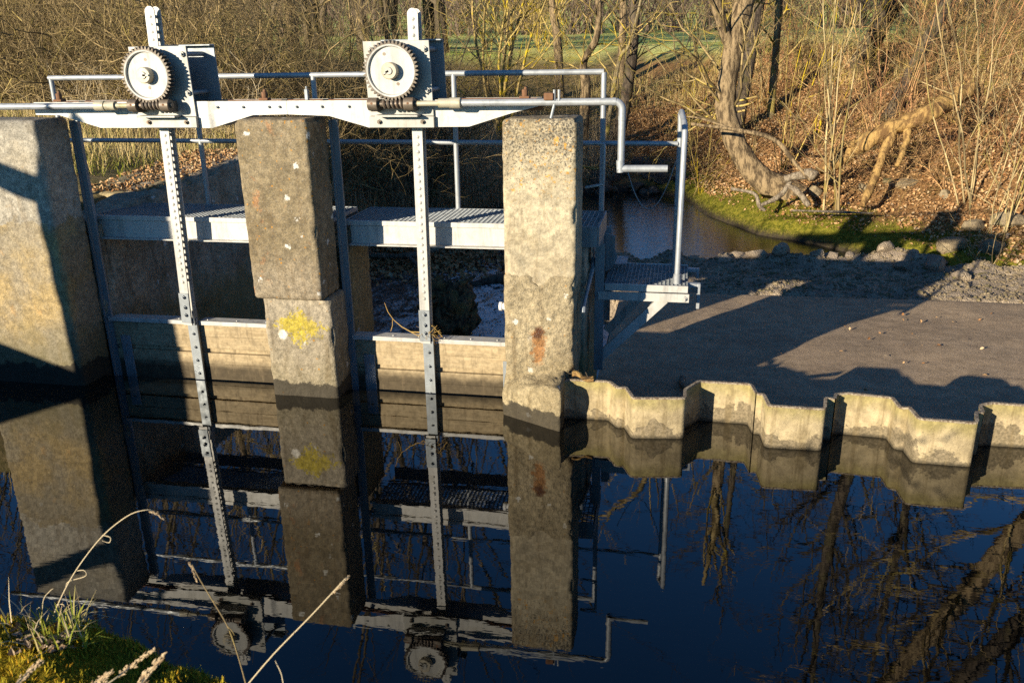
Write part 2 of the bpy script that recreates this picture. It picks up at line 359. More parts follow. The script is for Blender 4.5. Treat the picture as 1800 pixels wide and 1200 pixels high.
M['deadwood'] = bark('bare_dead_wood', (.42,.265,.095), (.15,.085,.035), None, 0, .8)
M['deadgrey'] = bark('grey_dead_wood', (.34,.28,.20), (.15,.115,.08), None, 0, 2.0)
M['stump'] = bark('muddy_root_wood', (.24,.15,.07), (.06,.04,.025), (.34,.20,.06), .5, 1.6, 6.0)
M['twig'] = twig('brown_twigs', (.31,.225,.105), (.185,.135,.068), (.33,.26,.06), .5)
M['twig_y'] = twig('yellow_lichened_twigs', (.40,.30,.10), (.27,.19,.075), (.52,.38,.02), .95)
M['twig_o'] = twig('olive_twigs', (.27,.20,.09), (.16,.115,.055), (.40,.30,.03), .55)
M['twig_r'] = twig('reddish_twigs', (.42,.27,.12), (.33,.165,.08), (.42,.31,.08), .55)
M['twig_p'] = twig('pale_twigs', (.38,.295,.15), (.27,.20,.10), (.36,.27,.06), .5)
M['twig_d'] = twig('dark_twigs', (.11,.085,.055), (.065,.05,.035), (.12,.10,.03), .4)
M['far'] = twig('far_woodland', (.19,.135,.095), (.14,.10,.08), (.19,.14,.07), .3)

def terrain_mat():
    g = NG('river_bank'); a = g.attr('zone'); sep = g.node("ShaderNodeSeparateColor"); g.put(sep.inputs[0], a.outputs["Color"])
    leaf = g.mix(g.rng(g.noise(17, 5, .7), .38, .62), (.34,.19,.075), (.17,.095,.045))
    leaf = g.mix(g.math('MULTIPLY', g.rng(g.noise(1.1, 4), .52, .7), .5), leaf, (.13,.11,.03))
    moss = g.mix(g.rng(g.noise(9, 6, .7), .36, .64), (.075,.085,.008), (.25,.215,.028))
    dry = g.mix(g.rng(g.noise(6, 6, .7), .35, .65), (.34,.25,.12), (.15,.13,.045))
    mead = g.mix(g.rng(g.noise(.25, 5, .7, g.vec((.5, 2, 1))), .38, .62), (.40,.46,.09), (.58,.56,.20))
    mud = g.mix(g.noise(8, 5), (.07,.055,.04), (.035,.028,.02))
    col = g.mix(sep.outputs[0], mud, leaf); col = g.mix(sep.outputs[1], col, moss); col = g.mix(sep.outputs[2], col, dry)
    b = g.attr('meadow'); col = g.mix(b.outputs["Fac"], col, mead)
    g.bump(g.noise(22, 6, .7), .9, .05); return g.done(col, .95, 0, .1)
M['terrain'] = terrain_mat()
def apron_mat():
    g = NG('silty_apron'); X, Y, Z = g.z()
    fib = g.noise(60, 5, .7, g.vec((1.0, 1.6, 1)), 1.5)
    col = g.mix(g.rng(g.noise(1.3, 6, .6), .35, .65), (.43,.315,.20), (.35,.255,.165))
    col = g.mix(g.rng(fib, .46, .62), col, (.20,.145,.095))
    col = g.mix(g.math('MULTIPLY', g.rng(g.noise(210, 2), .62, .7), .6), col, (.55,.46,.35))
    col = g.mix(g.math('MULTIPLY', g.rng(g.noise(3, 4, .6, g.vec((.6, 2.5, 1))), .62, .72), .35), col, (.30,.24,.18))
    col = g.mul(col, g.rng(g.noise(7, 6, .7), .3, .7, .80, 1.18)); col = g.mix(g.math('MULTIPLY', g.rng(g.noise(2.2, 6, .7, g.vec((.5, 2, 1), (3, 1, 0))), .56, .66), .4), col, (.17,.125,.085))
    g.bump(g.math('ADD', fib, g.math('MULTIPLY', g.noise(170, 3), .6)), .8, .008); return g.done(col, .9, 0, .2)
M['apron'] = apron_mat()
def gravel_mat():
    g = NG('gravel'); v = g.voro(60, out="Color"); sep = g.node("ShaderNodeSeparateColor"); g.put(sep.inputs[0], v)
    col = g.mix(sep.outputs[0], (.22,.17,.115), (.42,.335,.235)); col = g.mix(g.rng(g.noise(3, 4), .45, .6), col, (.24,.19,.14))
    g.bump(g.math('SUBTRACT', 1.0, g.voro(60)), .8, .02); return g.done(col, .9, 0, .2)
M['gravel'] = gravel_mat()
def stone_mat(name, c1, c2):
    g = NG(name); col = g.mix(g.rng(g.noise(5, 5), .35, .65), c1, c2); col = g.mix(g.math('MULTIPLY', g.rng(g.noise(3, 4), .55, .65), .6), col, (.12,.12,.03))
    col = g.mul(col, g.rng(g.noise(30, 6, .75), .3, .7, .6, 1.3)); g.bump(g.noise(14, 7, .75), 1.0, .06); return g.done(col, .9, 0, .2)
M['stone'] = stone_mat('bank_stone', (.36,.285,.175), (.24,.185,.115))
M['stone_d'] = stone_mat('wet_stone', (.15,.125,.095), (.085,.07,.055))
def leaf_mat():
    g = NG('dead_leaves'); r = g.node("ShaderNodeNewGeometry").outputs["Random Per Island"]
    col = g.mix(r, (.27,.125,.045), (.56,.35,.165)); n = g.math('FRACT', g.math('MULTIPLY', r, 7.31)); col = g.mix(g.rng(n, .75, .95), col, (.50,.37,.22)); 
    return g.done(col, .75, 0, .25)
M['leaf'] = leaf_mat()
def blade_mat(name, a, b, c):
    g = NG(name); r = g.node("ShaderNodeNewGeometry").outputs["Random Per Island"]
    col = g.mix(r, a, b); n = g.math('FRACT', g.math('MULTIPLY', r, 9.7)); col = g.mix(g.rng(n, .68, .85), col, c); return g.done(col, .8, 0, .2)
M['drygrass'] = blade_mat('dry_grass', (.52,.38,.15), (.64,.49,.23), (.34,.31,.07))
M['reed'] = blade_mat('dead_reeds', (.44,.33,.19), (.58,.45,.27), (.30,.21,.11))
M['straw'] = blade_mat('straw', (.46,.36,.21), (.52,.43,.28), (.40,.29,.15))
M['greengrass'] = blade_mat('green_grass', (.16,.20,.018), (.28,.28,.03), (.42,.34,.14))
M['mossblade'] = blade_mat('bank_moss', (.10,.125,.010), (.23,.22,.022), (.32,.25,.07))
M['mossy'] = blade_mat('moss_sprigs', (.19,.17,.008), (.46,.33,.018), (.50,.27,.016))
M['withered'] = blade_mat('withered_leaf', (.26,.19,.12), (.40,.30,.20), (.20,.12,.06))
M['seed'] = blade_mat('seed_husk', (.36,.26,.15), (.50,.38,.24), (.24,.16,.09))
def bank_mat():
    g = NG('mossy_soil'); col = g.mix(g.rng(g.noise(14, 6, .7), .38, .6), (.16,.135,.008), (.36,.25,.016)); col = g.mix(g.rng(g.noise(4, 4), .50, .66), col, (.055,.075,.012))
    X, Y, Z = g.z(); col = g.mix(g.rng(Z, .8, .3), col, (.06,.045,.03)); g.bump(g.noise(70, 6, .75), 1.0, .03); return g.done(col, .95, 0, .1)
M['bank'] = bank_mat()

def water_head():
    g = NG('dark_canal_water')
    near = g.noise(8.5, 3, .5, g.vec((.5, 1.5, 1)), .4); sw = g.noise(1.1, 2, .5); fine = g.noise(21, 2, .5, g.vec((.6, 1.5, 1)))
    h = g.math('ADD', g.math('MULTIPLY', near, .62), g.math('ADD', g.math('MULTIPLY', sw, 1.1), g.math('MULTIPLY', fine, .13)))
    n = g.bump(h, .011, .035); g.done((.0045,.0045,.0035), .5, 0, 0)
    gl = g.node("ShaderNodeBsdfGlossy"); gl.inputs["Color"].default_value = (1, 1, 1, 1); gl.inputs["Roughness"].default_value = .006; g.put(gl.inputs["Normal"], n)
    fr = g.node("ShaderNodeFresnel"); fr.inputs["IOR"].default_value = 1.33; g.put(fr.inputs["Normal"], n)
    f = g.math('MINIMUM', g.math('MULTIPLY', fr.outputs[0], 2.25), 1.0); mx = g.node("ShaderNodeMixShader"); g.put(mx.inputs[0], f)
    g.t.links.new(g.b.outputs[0], mx.inputs[1]); g.t.links.new(gl.outputs[0], mx.inputs[2]); g.t.links.new(mx.outputs[0], g.t.nodes["Material Output"].inputs[0]); return g.m
M['water'] = water_head()
def water_tail():
    g = NG('tailwater'); X, Y, Z = g.z()
    near = g.math('MULTIPLY', g.rng(Y, 14.2, 10.5), g.rng(X, -5.2, -1.6))
    fo = g.math('ADD', g.noise(5, 7, .75, g.vec((1, .55, 1)), 1.2), g.math('MULTIPLY', near, .17))
    scum = g.math('MULTIPLY', g.rng(g.math('ADD', fo, g.math('MULTIPLY', g.math('SUBTRACT', g.noise(26, 5, .75), .5), .35)), .50, .62), g.rng(Y, 15.5, 13.0))
    brown = g.math('MULTIPLY', g.rng(X, -3.1, -4.2), g.rng(Y, 15, 13.2))
    col = g.mix(scum, (.010,.011,.009), (.62,.62,.60)); col = g.mix(g.math('MULTIPLY', brown, g.rng(g.noise(22, 5, .7), .36, .56)), col, (.11,.085,.065))
    h = g.math('ADD', g.noise(9, 4, .6, g.vec((.6, 1.6, 1))), g.math('MULTIPLY', scum, .5)); g.bump(h, .14, .04)
    m = g.done(col, g.math('MAXIMUM', g.math('MULTIPLY', scum, .55), g.math('MAXIMUM', g.math('MULTIPLY', brown, .6), .04)), 0, .5); g.b.inputs["IOR"].default_value = 1.4; return m
M['tail'] = water_tail()
# ------------------------------------------------------------------ ground shape
SHORE = [(-60,2),(60,2),(60,10),(14,9.7),(10,10),(7.8,10.8),(6.2,11.6),(5.4,12.4),(4.7,13.4),(3.5,14.75),(2.64,16.0),(1.63,16.8),(.72,18.8),(.2,21.1),(-.7,22.1),(-1.9,22.0),(-3.1,20.8),(-4.3,18.2),(-5.0,15.4),(-5.3,13),(-5.1,9.25),(-4.75,9.0),(-4.75,6.0),(-60,6.0)]
def shore_dist(P):
    A = np.array(SHORE, float); B = np.roll(A, -1, 0); d = np.full(len(P), 1e9); ins = np.zeros(len(P), bool)
    for a, b in zip(A, B):
        e = b-a; t = np.clip(((P-a)@e)/(e@e), 0, 1); q = P-(a+t[:, None]*e); d = np.minimum(d, np.hypot(q[:, 0], q[:, 1]))
        c = (a[1] > P[:, 1]) != (b[1] > P[:, 1]); x = (b[0]-a[0])*(P[:, 1]-a[1])/((b[1]-a[1]) if b[1] != a[1] else 1e-9)+a[0]; ins ^= c & (P[:, 0] < x)
    return np.where(ins, -d, d)
def ground(P):
    P = np.asarray(P, float); x, y = P[:, 0], P[:, 1]; d = shore_dist(P); P3 = np.column_stack([x, y, np.zeros(len(x))])
    left = ss(-4.1, -5.0, x)*ss(14.6, 11.6, y)
    zl = -1.5+2.85*ss(-.05, .30, d)+.075*np.maximum(d-.3, 0)+.05*fbm(P3, .9, 3)
    mid = ss(.0, -2.2, x)                                    # the reedy bank between the two
    steep = .40-.10*mid-.15*ss(2.0, .4, x)*ss(18, 21, y)*(1-mid*.6)
    zr = -1.5+.68*ss(-.5, .12, d)+.25*ss(.05, .5, d)+np.minimum(steep*np.maximum(d-.5, 0), 3.04)+.028*np.maximum(d-9, 0)
    zr = zr+(.10*fbm(P3, .7, 4)+.03*fbm(P3, 4, 3))*ss(.2, 1.4, d)*ss(40, 10, d)
    z = np.where(d > -1, zl*left+zr*(1-left), -1.5)
    hill = np.maximum(y-112, 0); z = z+hill*.09+1.5*fbm(P3, .03, 2)*ss(110, 160, y)
    return z, d, left
def gz(x, y): return float(ground(np.array([[x, y]]))[0][0])

def axis(spec):
    o = []
    for a, b, s in spec: o += list(np.arange(a, b, s))
    return np.array(o)
xs = axis([(-180,-24,6),(-24,-8,.8),(-8,-5.6,.2),(-5.6,7,.085),(7,14,.4),(14,120,5)])
ys = axis([(4.8,10,.2),(10,23,.09),(23,30,.2),(30,60,1.5),(60,260,6)])
gx, gy = np.meshgrid(xs, ys); P2 = np.column_stack([gx.ravel(), gy.ravel()]); Z2, D2, L2 = ground(P2)
nxg, nyg = len(xs), len(ys); ii = (np.arange(nyg-1)[:, None]*nxg+np.arange(nxg-1)[None, :]).ravel()
Fg = np.column_stack([ii, ii+1, ii+nxg+1, ii+nxg])
riverbank = mesh_object('ground', np.column_stack([P2, Z2]), Fg, M['terrain'], smooth=180); tag(riverbank, kind='structure')
P3g = np.column_stack([P2, np.zeros(len(P2))]); nz1 = fbm(P3g, 1.3, 4)
mea = ss(2.2, 2.5, Z2+.2*nz1)*ss(27, 31, P2[:, 1]); moss_ = ss(.0, .15, D2)*ss(1.35, .7, D2+.35*nz1)*ss(-1.2, .3, P2[:, 0])
dry_ = np.maximum(L2*ss(.1, .4, D2), ss(-.6, -2.6, P2[:, 0])*ss(.1, .6, D2)*.8)
leafz = ss(.05, .3, D2)*(1-L2)
ca = riverbank.data.attributes.new('zone', 'FLOAT_COLOR', 'POINT'); ca.data.foreach_set('color', np.column_stack([leafz, moss_, dry_, np.ones(len(P2))]).astype(np.float32).ravel())
ma = riverbank.data.attributes.new('meadow', 'FLOAT', 'POINT'); ma.data.foreach_set('value', mea.astype(np.float32))

def sheet(name, x0, x1, y0, y1, z, mat):
    o = mesh_object(name, [(x0,y0,z),(x1,y0,z),(x1,y1,z),(x0,y1,z)], [(0,1,2,3)], mat, smooth=0); return tag(o, kind='structure')
sheet('canal_water', -59, 59, -8, 5.84, 0.0, M['water'])
sheet('canal_bed', -59, 59, -8, 6.2, -1.1, M['bank'])
TAIL = -.92
tw = mesh_object('tail_water', [(-4.8,5.99,TAIL),(-.75,5.99,TAIL),(-.75,10.5,TAIL),(6.5,11.2,TAIL),(6,14.5,TAIL),(1.2,23,TAIL),(-4.8,23,TAIL),(-6.2,14,TAIL)], [tuple(range(8))], M['tail'], smooth=0); tag(tw, kind='structure')

def apron_z(y): return -.32-.03*(np.asarray(y)-7)
# apron behind the piles, gravel bar beyond it
ax = np.linspace(-.62, 12.5, 140); ay = np.linspace(5.45, 11.0, 60); qx, qy = np.meshgrid(ax, ay); Pa = np.column_stack([qx.ravel(), qy.ravel(), np.zeros(qx.size)])
za = apron_z(Pa[:, 1])+.012*fbm(Pa, 1.4, 3)-.12*ss(10.6, 11.0, Pa[:, 1])
ii = (np.arange(59)[:, None]*140+np.arange(139)[None, :]).ravel()
tag(mesh_object('apron', np.column_stack([Pa[:, :2], za]), np.column_stack([ii, ii+1, ii+141, ii+140]), M['apron'], smooth=180), kind='structure')
ax = np.linspace(-1.5, 9, 260); ay = np.linspace(10.2, 14.8, 110); qx, qy = np.meshgrid(ax, ay); Pa = np.column_stack([qx.ravel(), qy.ravel(), np.zeros(qx.size)])
far_e = 13.15+.18*vnoise(Pa*[1, 0, 0], 1.6)+.1*vnoise(Pa*[1, 0, 0], 5); near_e = 10.62+.05*vnoise(Pa*[1, 0, 0], 3)
zb = -1.05+.58*ss(-.12, .25, Pa[:, 1]-near_e)*ss(.05, -.55, Pa[:, 1]-far_e)+(.035*fbm(Pa, 2.2, 3)+.03*fbm(Pa, 9, 3))
zb = zb+.16*np.exp(-((Pa[:, 1]-far_e+.62)/.25)**2)*(.55+.8*vnoise(Pa, 2.6)); zb = zb-.45*ss(-.75, -1.2, Pa[:, 0]+.2*vnoise(Pa, 2))
ii = (np.arange(109)[:, None]*260+np.arange(259)[None, :]).ravel()
gravel = mesh_object('gravel_bar', np.column_stack([Pa[:, :2], zb+.0]), np.column_stack([ii, ii+1, ii+261, ii+260]), M['gravel'], smooth=180); tag(gravel, kind='structure')
GB = (Pa[:, :2].copy(), zb+.0)

# near bank, under the camera
bx = axis([(-40,-6,1.5),(-6,-2.6,.12),(-2.6,-.2,.025),(-.2,3,.12),(3,40,1.5)]); by = axis([(-12,-.5,.8),(-.5,.7,.12),(.7,2.3,.025),(2.3,4.2,.12)])
def bank_edge(x): return np.where(x < -1.1, np.minimum(1.60+.2*(-x-1.1), 1.78), np.where(x < .2, 1.60-.78*(x+1.1), .6))
def bank_z(P):
    x, y = P[:, 0], P[:, 1]; P3 = np.column_stack([x, y, np.zeros(len(x))]); e = np.minimum(bank_edge(x), 3.4)
    top = 1.03+.10*ss(-3.4, -4.8, x)+.50*ss(-7.2, -8.2, x)+.035*fbm(P3, 3.2, 3)+.015*fbm(P3, 14, 3)
    t = y-e+.05*fbm(P3, 2.5, 3)
    return top-.06*ss(-.25, .05, t)-2.2*ss(.0, .55, t)
qx, qy = np.meshgrid(bx, by); Pb = np.column_stack([qx.ravel(), qy.ravel()]); zb2 = bank_z(Pb); n_ = len(bx)
ii = (np.arange(len(by)-1)[:, None]*n_+np.arange(n_-1)[None, :]).ravel()
tag(mesh_object('near_bank', np.column_stack([Pb, zb2]), np.column_stack([ii, ii+1, ii+n_+1, ii+n_]), M['bank'], smooth=180), kind='structure')

# ------------------------------------------------------------------ piers
ZT = 2.09
def slot(parent, x, y=5.975, z0=-.3, z1=2.06, s=1):
    m = MB(); m.box(x-.012*s if s < 0 else x-.012, x+.05 if s > 0 else x+.012, y, y+.012, z0, z1)
    m.box(min(x, x+.05*s), max(x, x+.05*s), y+.013, y+.02, z0, z1); m.box(min(x-.01*s, x+.006*s), max(x-.01*s, x+.006*s), y-.02, y+.09, z0, z1)
    return m.build('slot_channel', M['zincd'], parent)
def rock(name, parent, mat, *a, **k):
    V, F = rock_box(*a, **k); return mesh_object(name, V, F, mat, parent, smooth=180)
pa = thing('concrete_pier', 'wide pale pier at the left edge with big angular shadows across its face', 'pier', (-5.1, 5.77, -.6), 'piers of the weir')
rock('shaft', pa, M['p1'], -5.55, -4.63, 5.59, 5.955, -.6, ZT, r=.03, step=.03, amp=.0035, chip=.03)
slot(pa, -4.62)
pb = thing('concrete_pier', 'brown middle pier with a yellow lichen patch on its offset foot', 'pier', (-2.76, 5.8, -.6), 'piers of the weir')
rock('shaft', pb, M['p2'], -3.06, -2.512, 5.597, 5.955, .79, ZT, r=.03, step=.024, amp=.0035, chip=.05)
rock('plinth', pb, M['plinth'], -3.025, -2.478, 5.655, 5.957, -.6, .795, r=.03, step=.024, amp=.006, chip=.07)
rock('rear_wall', pb, M['rear'], -2.99, -2.462, 6.06, 6.50, -1.4, 1.10, r=.02, step=.05, amp=.008)
slot(pb, -2.49); slot(pb, -3.05, s=-1)
pc = thing('concrete_pier', 'tallest looking cream pier on the right speckled black and orange near its top', 'pier', (-.9, 5.8, -.6), 'piers of the weir')
rock('shaft', pc, M['p3'], -1.144, -.643, 5.597, 6.0, .93, ZT, r=.03, step=.024, amp=.0035, chip=.05)
V, F = rock_box(*(-1.148, -.648, 5.583, 6.002, -.6, 1.036), r=.035, step=.022, amp=.009, sc=8, chip=.09); V = V.copy(); tp = ss(.85, 1.03, V[:, 2]); V[:, 2] += tp*.055*fbm(np.column_stack([V[:, 0], V[:, 1]*.3, 0*V[:, 0]]), 5, 4, .6); mesh_object('plinth', V, F, M['p3low'], pc, smooth=180)
rock('rear_wall', pc, M['wall'], -1.13, -.625, 6.03, 7.15, -1.4, 1.12, r=.02, step=.06, amp=.012)
V, F = rock_box(0, 1, 0, 1, 0, 1, r=.05, step=.06, amp=.02, sc=5, chip=.04); V = V.copy()
fx = -1.16+V[:, 0]*.455; fy = (5.55-.245*V[:, 0])*(1-V[:, 1])+5.66*V[:, 1]; fz = -.6+V[:, 2]*(.80+.10*V[:, 0]+.10*V[:, 1])
mesh_object('footing', np.column_stack([fx, fy, fz]), F, M['p3low'], pc, smooth=180)
slot(pc, -1.15, s=-1)
m = MB(); m.tube([(-1.13,5.63,.80),(-1.185,5.63,.80)], .026, 14); m.tube([(-1.17,5.63,.80),(-1.19,5.63,.80)], .032, 14)
tag(m.build('pipe_stub', M['white'], loc=(-1.15,5.63,.8)), 'short white plastic pipe end sticking out of the cream pier', 'pipe')

# retaining wall on the left below the walkway
V, F = rock_box(-4.98, -4.6, 6.0, 8.9, -1.4, 1.36, r=.05, step=.06, amp=.045, sc=3.2, chip=.08); V = V.copy(); V[:, 2] += np.where(V[:, 2] > 0, .09*(V[:, 1]-7)*np.clip(V[:, 2]/1.4, 0, 1), 0)
rw = tag(mesh_object('retaining_wall', V, F, M['wall'], loc=(-4.9,7.6,-.8), smooth=180), 'rough dark retaining wall running back behind the left gate', 'wall')
V, F = rock_box(-5.45, -4.66, 6.85, 7.7, 1.0, 1.37, r=.05, step=.06, amp=.03, sc=4, chip=.05); V = V.copy(); V[:, 2] += .07*(V[:, 1]-7)*np.clip(V[:, 2]/1.4, 0, 1)
mesh_object('coping', V, F, M['rear'], rw, smooth=180)

# ------------------------------------------------------------------ gates with their racks
def gate(label, xa, xb, zt, xr, rt, xtop, twl):
    y0, y1 = 5.985, 6.055
    t = thing('sluice_gate', label, 'sluice gate', ((xa+xb)/2, 6.02, -.5), 'wooden sluice gates between the piers')
    z = zt-.034
    for a, b, dy in ((z-.105, z, 0), (z-.208, z-.1065, .0015), (z-.245, z-.212, .020), (z-.345, z-.249, .0), (-.6, z-.3465, .002)):
        m = MB(); m.box(xa, xb, y0+dy, y1, a, b); m.build('board', M['board'], t, bevel=.002)
    m = MB(); m.box(xa, xr-.043, y0-.025, y1+.02, zt-.034, zt); m.box(xr+.043, xb, y0-.025, y1+.02, zt-.034, zt)
    for k in range(6): m.ball((xa+.12+k*(xb-xa-.24)/5, 6.0, zt), .009, n=6, m=3)
    m.build('cap_rail', M['zincw'], t, bevel=.003)
    for sx in (xa+.125, xb-.03):
        m = MB(); m.box(sx-.045, sx+.045, y0-.012, y0-.001, -.5, z-.125); s_ = m.build('strap', M['zincd'], t, bevel=.002)
        b = MB(); b.hexbolt((sx, y0-.012, z-.20), .013, .01); b.build('bolt', M['zincd'], s_)
    m = MB(); m.box(xr-.042, xr+.042, y0-.05, y0-.028, -.5, zt+.03); sp = m.build('rack_strap', M['zincd'], t, bevel=.002)
    for k in range(4): b = MB(); b.hexbolt((xr, y0-.05, zt-.10-k*.115), .013, .010); b.build('bolt', M['zincd'], sp)
    # rack: a front and a back flat joined by round pins
    f0 = np.array([xr*1.006, 5.915, zt-.02]); f1 = np.array([xtop, 5.865, rt]); ax_ = (f1-f0)/np.linalg.norm(f1-f0); L = np.linalg.norm(f1-f0)
    m = MB(); w = .037
    def flat(off, top):
        p = f0+np.array([0, off, 0]); q = f1+np.array([0, off, 0])-ax_*.03
        m.bar(p, q, 2*w, .010, (1,0,0))
        c = q; n = 10; v = []; 
        for dy in (-.005, .005):
            for k in range(n+1): a = math.pi*k/n; v.append(c+np.array([w*math.cos(a), dy, 0])+ax_*w*math.sin(a))
        m.add(v, [tuple(range(n+1))[::-1], tuple(range(n+1, 2*n+2))]+[(k, k+1, n+2+k, n+1+k) for k in range(n)])
    flat(0, 1); flat(.075, 0)
    for k in range(int(L/.052)):
        if .32 < L-k*.052 or True:
            c = f0+ax_*(.05+k*.052)
            if c[2] > rt-.02: break
            if c[2] > zt+.30: m.tube([c-[0,.010,0], c+[0,.082,0]], .0125, 8); m.ball(c-[0,.009,0], .011, .006, .011, 8, 4)
    m.build('gate_rack', M['zincw'], t)
    m = MB(); m.bar(f0+[0,-.012,.02], f0+[0,-.012,.02]+ax_*.25, .086, .012); sp2 = m.build('splice_plate', M['zincd'], t, bevel=.002)
    for k in (.07, .135, .22): b = MB(); c = f0+ax_*(.02+k); b.hexbolt((c[0], c[1]-.018, c[2]), .016, .012); b.build('bolt', M['zincd'], sp2)
    m = MB(); m.bar(f0+[.052,.03,.0], f0+[.052,.03,.12], .012, .06); m.build('rack_foot', M['zincd'], t)
    return t
gate('left sluice gate of tan boards, its tall rack rising behind the left gear', -4.60, -3.075, .473, -3.815, 2.85, -3.745, 0)
gate('right sluice gate of tan boards with twigs caught on its cap rail', -2.455, -1.17, .412, -1.825, 2.79, -1.795, 0)

# ------------------------------------------------------------------ haunched beams over the piers
def beam(label, bottom, x0, x1, bolts):
    t = thing('steel_beam', label, 'beam', ((x0+x1)/2, 5.85, 2.1), 'haunched beams on the piers')
    top = [(x1, 2.205), (x0, 2.205)]
    m = MB(); m.prism(bottom+top, 5.79, 5.80); m.prism(bottom+top, 6.03, 6.04); m.build('web_plate', M['zincw'], t)
    m = MB(); m.box(x0, x1, 5.802, 5.825, 2.197, 2.2035); m.box(x0, x1, 5.99, 6.028, 2.197, 2.2035); m.box(x0, x1, 5.825, 5.83, 2.13, 2.2); m.build('top_flange', M['rust'], t)
    for bx_ in bolts: b = MB(); b.hexbolt((bx_, 5.79, 2.165), .011, .010); b.build('bolt', M['zincd'], t)
    return t
beam('left haunched white beam carrying the left gear, bolted at the middle pier', [(-4.77,2.115),(-4.57,2.112),(-4.24,2.02),(-3.33,2.018),(-3.0,2.108),(-2.736,2.112)], -4.77, -2.736, (-4.6,-4.4,-3.27,-3.07,-2.87,-2.79))
beam('right haunched white beam carrying the right gear, tapering onto the cream pier', [(-2.733,2.112),(-2.42,2.10),(-2.13,2.02),(-1.41,2.026),(-1.11,2.115),(-.90,2.165)], -2.733, -.90, (-2.66,-2.47,-2.27,-1.3,-1.12))
for (x, z, lab) in ((-4.60,2.205,'small rusty anchor clip on the far left end of the left beam'),(-2.93,2.205,'dried brown lump of debris on the beam beside its joint'),(-1.03,2.205,'rusty square clamp on the right beam near the cream pier')):
    m = MB(); m.box(x-.035, x+.035, 5.83, 5.89, z, z+.018); m.tube([(x,5.86,z+.016),(x,5.86,z+.06)], .022, 8); m.tube([(x,5.86,z+.058),(x+.01,5.86,z+.075)], .012, 8)
    tag(m.build('beam_clamp', M['rust'], loc=(x,5.86,z), bevel=.004), lab, 'clamp')
m = MB(); m.box(-2.62, -2.595, 5.85, 5.88, 2.205, 2.28); m.tube([(-2.607,5.865,2.275),(-2.607,5.865,2.30)], .008, 6)
tag(m.build('beam_stud', M['zincd'], loc=(-2.607,5.865,2.205), bevel=.003), 'small upright grey stud on the beam right of the joint', 'stud')

